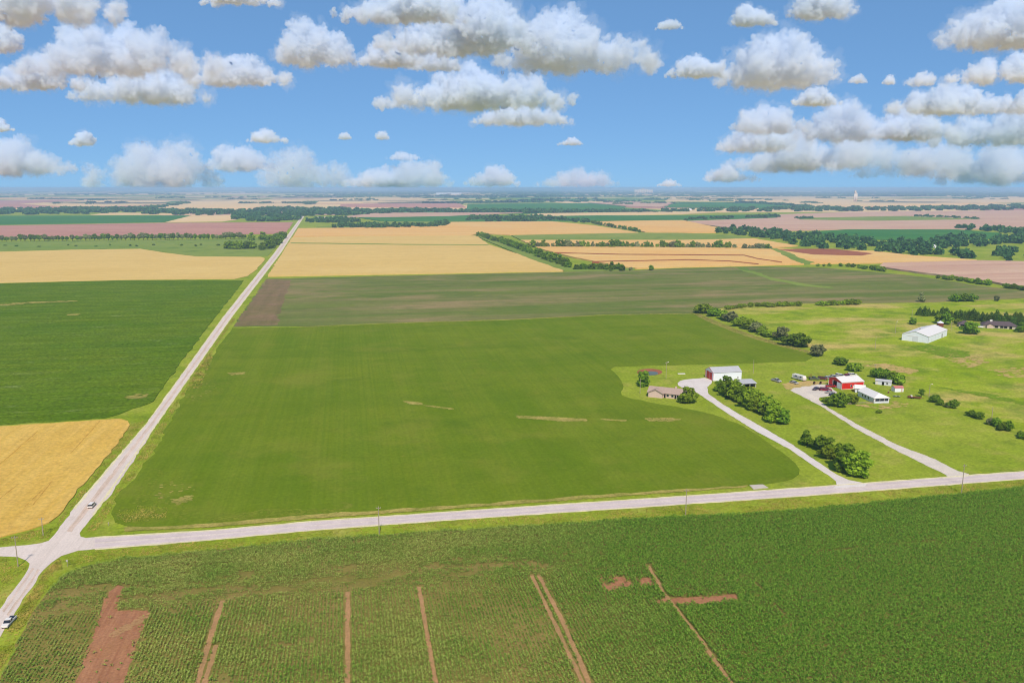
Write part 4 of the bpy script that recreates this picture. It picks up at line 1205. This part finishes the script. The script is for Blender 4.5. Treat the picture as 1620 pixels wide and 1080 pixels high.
for pts, n, h, w in (
    ([(1137, 361.5), (1207, 365), (1287, 373), (1350, 378), (1400, 384), (1457, 383), (1507, 375), (1573, 377), (1640, 373), (1760, 378), (1760, 388), (1600, 386), (1540, 391), (1480, 393), (1460, 399), (1560, 404), (1640, 407), (1760, 410), (1760, 418), (1620, 414), (1547, 412), (1453, 406), (1380, 399.5), (1333, 396.5), (1267, 390), (1220, 378), (1133, 368)], 420, 10.5, 15),
    ([(1513, 360.5), (1560, 362), (1640, 368), (1760, 372), (1760, 376), (1620, 372.5), (1560, 366), (1513, 363)], 110, 11, 15),
    ([(1577, 397), (1590, 396), (1618, 398), (1618, 401), (1580, 401)], 14, 9, 13),
    ([(370, 347), (372, 336), (430, 329.5), (540, 331), (600, 333.5), (620, 338), (540, 342), (500, 340.5), (470, 350.5), (400, 350.5)], 330, 13, 26),
    ([(484, 351), (500, 347), (560, 347), (570, 352), (500, 353.5)], 60, 11, 16),
    ([(520, 359), (560, 357), (680, 357.5), (704, 352), (712, 356), (690, 360), (600, 361.5), (530, 361.5)], 130, 10.5, 16),
    ([(-80, 340), (-60, 332), (100, 330), (230, 329), (240, 335), (140, 339), (40, 340)], 300, 13, 28),
    ([(228, 339), (240, 332.5), (330, 333), (390, 335), (385, 340), (300, 341)], 130, 13, 28),
    ([(220, 331), (292, 321), (298, 322), (240, 331.5)], 60, 13, 34),
    ([(590, 338), (600, 332), (740, 333), (980, 335), (1080, 333), (1080, 336.5), (840, 337.5), (700, 337)], 330, 13, 28),
    ([(738, 350.5), (745, 345), (860, 344.5), (893, 347), (890, 351), (800, 351.5)], 120, 12, 20),
    ([(890, 347.5), (935, 351), (932, 353.5), (885, 350)], 26, 10, 16),
    ([(1075, 336), (1085, 331.5), (1133, 330), (1280, 329), (1420, 329), (1620, 325), (1800, 324), (1800, 331), (1620, 332), (1400, 334.5), (1230, 335.5)], 420, 14, 34),
    ([(1163, 320.2), (1200, 320.8), (1290, 328), (1280, 329), (1190, 322.5)], 60, 14, 36),
    ([(1180, 345), (1225, 342), (1232, 344.5), (1185, 346)], 30, 10, 18),
    ([(1080, 348), (1160, 345), (1165, 346.5), (1085, 349.5)], 40, 9, 16),
    ([(1260, 346), (1290, 345), (1290, 347), (1262, 347.5)], 14, 8, 16),
    ([(1435, 343), (1470, 342.5), (1555, 347), (1550, 348), (1470, 344.5)], 34, 8, 16),
    ([(520, 317), (590, 315.5), (600, 318), (525, 318.5)], 24, 14, 40),
    ([(700, 320.5), (860, 317.5), (1010, 318.5), (1046, 320), (860, 320), (720, 322)], 100, 13, 42),
    ([(480, 322), (498, 320.5), (500, 324), (484, 324.5)], 14, 13, 30),
):
    add_crowns(sample_poly(wpoly(pts), n), h, w, LOW if h < 12.5 else TINY)
r3 = random.Random(8)
for i in range(430):                                    # shelterbelts and woodlots out to the horizon
    yy = r3.choice((300.2, 300.7, 301, 301.5, 302, 302.6, 303, 304, 304.5, 305.2, 306, 306.8, 307.5, 308.2, 309, 310.5, 312, 313.5, 315, 317, 319, 322))
    x0 = r3.uniform(-60, 1640)
    if i > 210:
        yy, x0 = r3.uniform(299.6, 311.5), r3.uniform(430, 1640)
    ln = r3.uniform(30, 190) * (1 if yy < 311 else .6)
    a_, b_ = G(x0, yy), G(x0 + ln, yy + r3.uniform(-.05, .05))
    D_ = a_.length
    if yy > 311 and any(lo < x0 + ln / 2 < hi for lo, hi in ((0, 480), (1060, 1620))) and r3.random() < .6:
        continue
    n = int(max(6, min(130, (b_ - a_).length / 55)))
    dp = r3.choice((60, 150, 500))
    t_ = nrg.uniform(0, 1, (n, 1))
    q_ = np.array(a_[:2]) + t_ * (np.array(b_[:2]) - np.array(a_[:2])) + nrg.uniform(-1, 1, (n, 1)) * np.array([SY, CY]) * dp
    add_crowns(q_, 15 if D_ < 15000 else 19, 75, TINY)
wd = bpy.data.objects.new('woodland', quads_mesh('woodland', np.concatenate(WV), np.concatenate(WN), np.concatenate(WS), M['wood_leaf']))
COL.objects.link(wd)
tag(wd, 'distant woods and shelterbelts spread across the plain', None, None, 'stuff')

# ------------------------------------------------------------------ corn in the foreground
CORN = [(-110, 1200), (0, 1076), (12, 1050), (36, 1000), (66, 948), (97, 913), (124, 900), (160, 890.5), (194, 885), (260, 878), (330, 872), (500, 852.5), (600, 847), (700, 840), (850, 831), (1060, 818), (1183, 813), (1260, 807.5), (1400, 794), (1620, 771), (1900, 742), (2500, 690), (2500, 1200)]
sheet('corn_soil', CORN, .04, M['corn_soil'], None, .5, 3)
BARE = [[(186, 925), (196, 928), (188, 948), (186, 966), (237, 965), (222, 1000), (205, 1050), (190, 1110), (100, 1110), (118, 1080), (134, 1040), (150, 1000), (162, 958), (172, 936)],
        [(945, 912), (952, 914), (960, 926), (968, 925), (968, 913), (985, 912), (1000, 922), (1004, 926), (985, 929), (962, 935), (955, 932)], [(1007, 915), (1028, 913), (1036, 925), (1014, 926)],
        [(1030, 952), (1050, 946), (1100, 944), (1165, 940), (1167, 949), (1140, 954), (1088, 957), (1046, 954)]]
for bp in BARE:
    sheet('bare_soil', bp, .055, M['bare'], None, .35, 2)
speckle('dry_wash', [(170, 1006), (196, 990), (236, 968), (238, 973), (215, 990), (180, 1008)], .07, M['tram'], 160, .15, .5)
TRAM = [([(352, 950), (303, 1110)], .9), ([(345, 966), (325, 1030)], .8), ([(342, 1020), (314, 1110)], .9), ([(550, 936), (550, 1110)], .9), ([(663, 928), (694, 1110)], .85), ([(841, 910), (884, 1000), (921, 1080), (935, 1110)], .8), ([(852, 910), (888, 978), (928, 1070), (945, 1110)], .9), ([(1026, 895), (1052, 940), (1100, 1000), (1160, 1085), (1180, 1110)], .75)]
THIN = [([(1195, 922), (1240, 973)], .3)]
for ti, (line, hw_) in enumerate(TRAM):
    hw_ = hw_ * .68
    P_ = [G(*p) for p in line]
    L_ = [p + Vector((-hw_, 0, 0)) for p in P_]
    R_2 = [p + Vector((hw_, 0, 0)) for p in reversed(P_)]
    sheet('tramline', [tuple(p) for p in L_ + R_2], .068 + ti * .004, M['tram'], None, .12, 2)


def vnoise(x, y, size, seed):
    g_ = np.random.default_rng(seed).random((64, 64))
    u, v = x / size + 300, y / size + 300
    i, j = np.floor(u).astype(int), np.floor(v).astype(int)
    fu, fv = u - i, v - j
    fu, fv = fu * fu * (3 - 2 * fu), fv * fv * (3 - 2 * fv)
    g4 = lambda a, b: g_[a % 64, b % 64]
    return (g4(i, j) * (1 - fu) + g4(i + 1, j) * fu) * (1 - fv) + (g4(i, j + 1) * (1 - fu) + g4(i + 1, j + 1) * fu) * fv


def corn():
    cw = wpoly([(x, min(y, 1150)) for x, y in CORN])
    a = np.array(cw)
    lo, hi = a.min(0), a.max(0)
    hi[0] = min(hi[0], 400)
    hl = wpoly([(90, 975), (243, 963), (350, 950), (547, 937), (663, 928), (843, 910), (1025, 895), (1183, 884), (1400, 864), (1900, 822), (2500, 770)])
    hx, hy = np.array([p[0] for p in hl]), np.array([p[1] for p in hl])
    SPC = .95
    xs = np.arange(lo[0], hi[0], SPC)
    ys = np.arange(lo[1], hi[1], .52)
    X, Y = [q.ravel() for q in np.meshgrid(xs, ys)]
    k = Y < np.interp(X, hx, hy)
    P1 = np.stack([X[k], Y[k]], 1)
    P1[:, 0] += nrg.normal(0, .05, len(P1))
    P1[:, 1] += nrg.normal(0, .1, len(P1))
    xs, ys = np.arange(lo[0], hi[0], .52), np.arange(lo[1], hi[1], SPC)
    X, Y = [q.ravel() for q in np.meshgrid(xs, ys)]
    k = Y >= np.interp(X, hx, hy) + .3
    P2 = np.stack([X[k], Y[k]], 1)
    P2[:, 1] += nrg.normal(0, .06, len(P2))
    P = np.concatenate([P1, P2])
    P = P[in_poly(P, cw)]
    for bp in BARE:
        P = P[~in_poly(P + nrg.normal(0, .5, P.shape), wpoly(bp)) | (nrg.random(len(P)) < .02)]
    for line, hw_ in TRAM + THIN:
        for q0, q1 in zip(line, line[1:]):
            A, B = np.array(G(*q0)[:2]), np.array(G(*q1)[:2])
            d = B - A
            t = np.clip(((P - A) @ d) / (d @ d), 0, 1)
            P = P[np.linalg.norm(P - A - t[:, None] * d, axis=1) > hw_ * nrg.uniform(.55, 1.2, len(P))]
    x, y = P[:, 0], P[:, 1]
    right = np.clip((x - 35) / 45, 0, 1)                                       # fuller stand towards the east
    top_ = np.interp(x, hx, hy)
    head = np.clip((y - top_) / 2, 0, 1)
    n1 = .6 * vnoise(x, y, 24, 1) + .4 * vnoise(x, y, 9, 8)
    n2 = .5 * vnoise(x * .5, y * 1.6, 5.5, 2) + .3 * vnoise(x * .7, y * 1.4, 2.3, 4) + .2 * vnoise(x, y, 1.2, 6)
    n3 = vnoise(x, y, 1.6, 3)
    edge = np.clip((y - top_ - 15) / 4, 0, 1)                                   # strong rows along the road
    band = head * (1 - edge) * (1 - right)                                      # patchy headland
    vig = .98 - .42 * (1 - right) * (1 - edge) * np.clip(2.0 * n1 - .45, 0, 1.1) + .5 * (n3 - .5) + .15 * right
    n4 = .5 * nrg.random(len(P)) + .5 * n3
    vig = vig - band * np.clip(n2 * 2.0 - .8 + .5 * (n4 - .5), 0, 1) * .8
    vig = np.clip(vig * (1 + nrg.normal(0, .22, len(P))), .18, 1.5)
    keep = nrg.random(len(P)) < np.clip(.25 + vig * .9, 0, 1)
    keep &= ~((band > .5) & (n2 + .28 * (n4 - .5) > .66))
    keep &= ~(n2 + .2 * (n4 - .5) > .80 + .08 * right)
    P, vig = P[keep], vig[keep]
    n = len(P)
    NL = 5
    ang = nrg.uniform(0, 6.28, (n, 1)) + np.arange(NL) * 2.5 + nrg.normal(0, .4, (n, NL))
    hgt_ = vig[:, None] * 1.25 * (.3 + .7 * np.arange(NL)[None] / NL) + nrg.normal(0, .04, (n, NL))
    ln = vig[:, None] * (.62 - .05 * np.arange(NL)[None]) * nrg.uniform(.8, 1.2, (n, NL))
    dx, dy = np.cos(ang), np.sin(ang)
    w = .07 + .035 * vig[:, None] + 0 * ang
    bx, by = P[:, 0:1] + 0 * ang, P[:, 1:2] + 0 * ang
    z0 = np.maximum(hgt_ * .62, .05)

    def pt(fr, zz, sd, ww):
        return np.stack([bx + dx * ln * fr - dy * w * sd * ww, by + dy * ln * fr + dx * w * sd * ww, zz], -1)
    V = np.stack([pt(.0, z0, -1, .5), pt(.0, z0, 1, .5), pt(.55, z0 + ln * .6, 1, 1.1), pt(.55, z0 + ln * .6, -1, 1.1), pt(1.05, z0 + ln * .28, 1, .35), pt(1.05, z0 + ln * .28, -1, .35)], 2).reshape(-1, 3)
    m = n * NL
    b = np.arange(m)[:, None] * 6
    F = np.concatenate([b + np.array([0, 1, 2, 3]), b + np.array([3, 2, 4, 5])])
    o = bpy.data.objects.new('corn_plants', raw_mesh('corn_plants', V, F, M['corn']))
    COL.objects.link(o)
    tag(o, 'rows of young green corn filling the foreground field', None, None, 'stuff')
    print('corn plants', n)


corn()


# weeds and tall grass on the road verges
def weeds():
    strips = [([(150, 866.5 + 5), (330, 856), (500, 840), (700, 825), (1060, 801), (1260, 787), (1620, 760), (1800, 747), (1800, 751), (1620, 769.5), (1400, 792), (1260, 806), (1183, 811), (1060, 816), (850, 829), (700, 838), (600, 845), (500, 851), (330, 870), (194, 882), (150, 887), (110, 898), (100, 885), (124, 873)], 11000, .42),
              ([(95, 883), (100, 905), (66, 940), (36, 992), (12, 1040), (-10, 1075), (-40, 1075), (26, 972), (60, 922), (72, 903)], 3500, .42),
              ([(0, 882), (38, 890), (44, 896), (30, 918), (0, 958), (-60, 1000), (-60, 885)], 1800, .38),
              ([(152, 818), (181, 780), (255, 668), (300, 604), (368, 503), (372, 505), (350, 535), (334, 562), (322, 590), (295, 615), (270, 660), (247, 707), (214, 752), (184, 783), (172, 815), (150, 840), (135, 842)], 6500, .42),
              ([(300, 604), (330, 560), (336, 566), (326, 592), (318, 612), (296, 618), (286, 630)], 1400, .75), ([(186, 806), (215, 800), (266, 803), (262, 820), (205, 828), (186, 822)], 1500, .5),
              ([(232, 664), (204, 673), (150, 750), (112, 795), (96, 818), (84, 838), (90, 836), (115, 803)], 2600, .38),
              ([(75, 852), (88, 834), (50, 840), (0, 853), (-60, 863), (-60, 870), (0, 863)], 1300, .4)]
    Cs, Ns, Ss = [], [], []
    for pts, n, s in strips:
        q = sample_poly(wpoly(pts), n)
        dn = vnoise(q[:, 0], q[:, 1], 5, 12)
        q = q[nrg.random(len(q)) < np.clip(dn * 1.8 - .25, .05, 1)]
        k = len(q)
        for j in range(3):
            off = nrg.normal(0, s * .4, (k, 2))
            z = nrg.uniform(.12, .55, k) * s * 1.3
            Cs.append(np.column_stack([q + off, z]))
            Ns.append(np.column_stack([nrg.normal(0, .6, (k, 2)), np.ones(k) * .8]))
            Ss.append(nrg.uniform(.5, 1.2, k) * s * .8)
    o = bpy.data.objects.new('verge_weeds', quads_mesh('verge_weeds', np.concatenate(Cs), np.concatenate(Ns), np.concatenate(Ss), M['weed'], .6))
    COL.objects.link(o)
    tag(o, 'rough yellow-green weeds growing on the road verges', None, None, 'stuff')


weeds()


# ------------------------------------------------------------------ clouds: closed hulls filled with even vapour
def vapour(name, dens):
    m = bpy.data.materials.new(name)
    m.use_nodes = True
    t = m.node_tree
    t.nodes.remove(t.nodes['Principled BSDF'])
    v = t.nodes.new('ShaderNodeVolumePrincipled')
    v.inputs['Color'].default_value = (.92, .955, 1, 1)
    v.inputs['Density'].default_value = dens
    v.inputs['Anisotropy'].default_value = 0
    t.links.new(v.outputs[0], t.nodes['Material Output'].inputs['Volume'])
    return m


DENS = [.00025 * 1.5 ** i for i in range(17)]
VAP = [vapour('cloud_vapour', d) for d in DENS]


def cloud(x0, x1, yt, yb, label, seed, thin=1.0, rough=1.0):
    grow = 1.3 if 'bank' in label else 1.12
    xm, dx = (x0 + x1) / 2, (x1 - x0) / 2 * grow
    x0, x1, yt = xm - dx, xm + dx, yb - (yb - yt) * (1.15 if 'bank' in label else 1.08)
    el = math.atan((540 - yb) / FOC) - PITCH
    D = min(26000, max(5200, 900 / math.tan(max(el, .01))))
    base = sky_point((x0 + x1) / 2, yb, D)
    base.z = max(base.z, 160)
    W = (sky_point(x1, yb, D) - sky_point(x0, yb, D)).length
    hh = sky_point(x0, yt, D).z - sky_point(x0, yb, D).z
    r = random.Random(seed)
    bm = bmesh.new()

    def sph(x, y, z, rad):
        bmesh.ops.create_icosphere(bm, subdivisions=2, radius=rad, matrix=Matrix.Translation((x, y, z)))
    n = int(5 + W / hh * 2.4)
    px, pw = r.uniform(-.35, .35), r.uniform(.5, .9)
    for i in range(n):
        t = (i + .5) / n * 2 - 1
        env = (1 - abs(t) ** 2.4) * (.55 + .45 * math.exp(-((t - px) / pw) ** 2 * 2)) * r.uniform(.55, 1.0)
        rad = hh * .46 * env + hh * .06
        x, y, z = t * W * .47, r.uniform(-.35, .35) * min(W * .35, hh * 1.6), rad * r.uniform(.55, .75)
        sph(x, y, z, rad)
        for k in range(9):
            th, ph = r.uniform(0, 6.28), r.uniform(-.1, 1.35)
            q = rad * r.uniform(.22, .5)
            sph(x + rad * math.cos(th) * math.cos(ph), y + rad * math.sin(th) * math.cos(ph), z + rad * math.sin(ph) * .95, q)
    for v in bm.verts:
        if v.co.z < 0:
            v.co.z *= .22
    zm = max(v.co.z for v in bm.verts)
    for v in bm.verts:
        v.co.z *= hh * .92 / zm
    me = bpy.data.meshes.new('cloud')
    bm.to_mesh(me)
    bm.free()
    o = bpy.data.objects.new('cloud', me)
    COL.objects.link(o)
    o.location, o.rotation_euler.z = base, -YAW
    tag(o, label, 'cloud', 'cumulus clouds over the plain')
    fine = min(80, max(22, (yb - yt) * .9))
    for vox, scl, amp in ((hh / min(44, fine), .26, .38), (hh / fine, .085, .26)):
        m = o.modifiers.new('union', 'REMESH')
        m.mode, m.voxel_size = 'VOXEL', vox
        tx = bpy.data.textures.new('billow', 'CLOUDS')
        tx.noise_scale, tx.noise_depth = hh * scl, 4
        m = o.modifiers.new('billow', 'DISPLACE')
        m.texture, m.strength, m.mid_level, m.texture_coords = tx, hh * amp * rough, .5, 'LOCAL'
    want = 7.0 / hh * thin * (.6 if yb > 255 else 1)
    pick = lambda q: VAP[min(range(len(DENS)), key=lambda i: abs(math.log(DENS[i] / q)))]
    me.materials.append(pick(want))
    if True:                       # thin torn veil round the dense heart
        v = bpy.data.objects.new('veil', me.copy())
        COL.objects.link(v)
        v.parent = o
        v.data.materials[0] = pick(want * .10)
        for vox, scl, amp, mid in ((hh / min(40, fine), .38, .62, .42), (hh / fine, .13, .34, .5)):
            m = v.modifiers.new('union', 'REMESH')
            m.mode, m.voxel_size = 'VOXEL', vox
            tx = bpy.data.textures.new('shred', 'CLOUDS')
            tx.noise_scale, tx.noise_depth = hh * scl, 5
            m = v.modifiers.new('shred', 'DISPLACE')
            m.texture, m.strength, m.mid_level, m.texture_coords = tx, hh * amp, mid, 'LOCAL'
    return o


CLOUDS = [
    (-90, 195, -60, 27, 'long pale cloud cut off by the top left corner', 1, 1), (-70, 25, 20, 78, 'ragged cloud end at the left edge below the top left cloud', 1, 1.3),
    (20, 348, 32, 112, 'largest cloud at upper left, wide with three humps', 1, 1), (-40, 128, 84, 138, 'flat layered cloud at the left edge under the three-humped cloud', 1, 1),
    (118, 320, 98, 158, 'grey-based cloud hanging below the three-humped cloud', 1, 1), (285, 458, 88, 133, 'trailing right arm of the big upper left cloud', .9, 1.2),
    (438, 556, 30, 99, 'rounded cloud between the left mass and the top centre mass', 1, 1), (318, 445, -26, 6, 'cloud base just showing at the top, left of centre', 1, 1),
    (-30, 18, 186, 207, 'small puff at the left edge halfway up the sky', 1, 1), (-60, 128, 214, 274, 'low grey-bottomed cloud at the left edge above the horizon', .8, 1),
    (112, 146, 206, 229, 'small round puff just right of the low left cloud', 1, 1), (142, 348, 222, 294, 'wide low cloud standing on the left horizon', .7, 1),
    (323, 426, 226, 268, 'low rounded cloud right of the wide left horizon cloud', .8, 1), (420, 554, 230, 294, 'low cloud pile on the horizon above the gravel road end', .7, 1.1),
    (392, 458, 203, 224, 'small wispy cloud above the low rounded cloud, left', .5, 1.4),
    (530, 735, -34, 30, 'cloud cut by the top edge at top centre', 1, 1), (608, 845, -12, 80, 'tall bright cloud at top centre with grey base', 1, 1), (790, 1040, 12, 108, 'big blocky cloud right of top centre with dark base', 1, 1),
    (560, 670, 60, 102, 'grey cloud below the top centre mass', .9, 1.1), (645, 728, 80, 110, 'small tapering cloud below the top centre mass', .8, 1.2),
    (600, 908, 95, 168, 'long flat cloud in mid sky, left of centre of the picture', 1, 1), (748, 906, 158, 196, 'smaller cloud right below the long flat mid-sky cloud', .9, 1.1),
    (535, 556, 209, 220, 'tiny left puff of the pair low in the centre sky', .6, 1.2), (596, 616, 207, 220, 'tiny right puff of the pair low in the centre sky', .6, 1.2), (882, 922, 217, 229, 'tiny thin cloud alone low in the centre right sky', .5, 1.4),
    (540, 640, 262, 296, 'low pale cloud on the horizon, left of the centre twin puffs', .6, 1), (600, 715, 250, 296, 'pale heaped cloud on the horizon left of centre', .6, 1), (612, 668, 238, 252, 'faint wisp over the pale heaped horizon cloud', .3, 1.5),
    (736, 820, 260, 293, 'twin-humped cloud on the horizon at centre', .7, 1), (850, 978, 267, 298, 'low pale cloud on the horizon right of the twin-humped one', .5, 1), (1040, 1078, 286, 298, 'tiny pale cloud on the horizon above the white elevator', .5, 1),
    (1156, 1230, 5, 39, 'small bright cloud near the top, right of centre', .9, 1), (1252, 1352, -30, 25, 'cloud cut by the top edge on the right', 1, 1),
    (1056, 1152, 86, 121, 'soft cloud touching the left of the bright cauliflower cloud', .8, 1.1), (1142, 1320, 46, 133, 'bright cauliflower cloud alone in the right sky', 1, 1),
    (1484, 1700, -18, 70, 'large bright cloud at the top right corner', 1, 1), (1505, 1700, 82, 128, 'cloud at the right edge below the top right cloud', .9, 1.1), (1398, 1700, 130, 177, 'long layered cloud at the right edge in mid sky', .9, 1), (1258, 1324, 139, 166, 'small flat cloud above the right cloud bank', .8, 1),
    (1168, 1268, 166, 208, 'upper left knob of the big right cloud bank', .8, 1), (1268, 1395, 160, 218, 'bright crest in the middle of the big right cloud bank', .8, 1), (1378, 1505, 170, 218, 'right hand crest of the big right cloud bank', .8, 1), (1470, 1690, 172, 226, 'long cloud of the right bank running off the right edge', .8, 1),
    (1142, 1245, 196, 238, 'leftmost projecting lump of the right cloud bank', .8, 1), (1205, 1315, 206, 262, 'lower middle lump of the right cloud bank', .7, 1), (1148, 1310, 228, 270, 'lower left layer of the right cloud bank', .6, 1), (1290, 1470, 206, 264, 'lower central layer of the right cloud bank', .6, 1), (1400, 1560, 222, 276, 'lower right layer of the right cloud bank', .5, 1), (1500, 1690, 228, 288, 'hazy lowest layer of the bank at the right edge', .5, 1),
    (1116, 1192, 260, 286, 'small low cloud left under the right cloud bank', .6, 1.1), (1345, 1386, 267, 281, 'faint scrap below the right cloud bank', .12, 1.4), (1342, 1372, 117, 131, 'tiny faint puff right of the cauliflower cloud', .4, 1.4), (1398, 1415, 118, 133, 'tiniest puff between two faint scraps in the right sky', .5, 1.2), (1432, 1478, 111, 135, 'small soft scrap left of the right edge clouds', .4, 1.3), (1038, 1082, 31, 46, 'thin scrap right of the blocky top cloud', .35, 1.4),
]
for ci, (x0, x1, yt, yb, lab, th_, ro_) in enumerate(CLOUDS):
    cloud(x0, x1, yt, yb, lab, 100 + ci, th_, ro_)
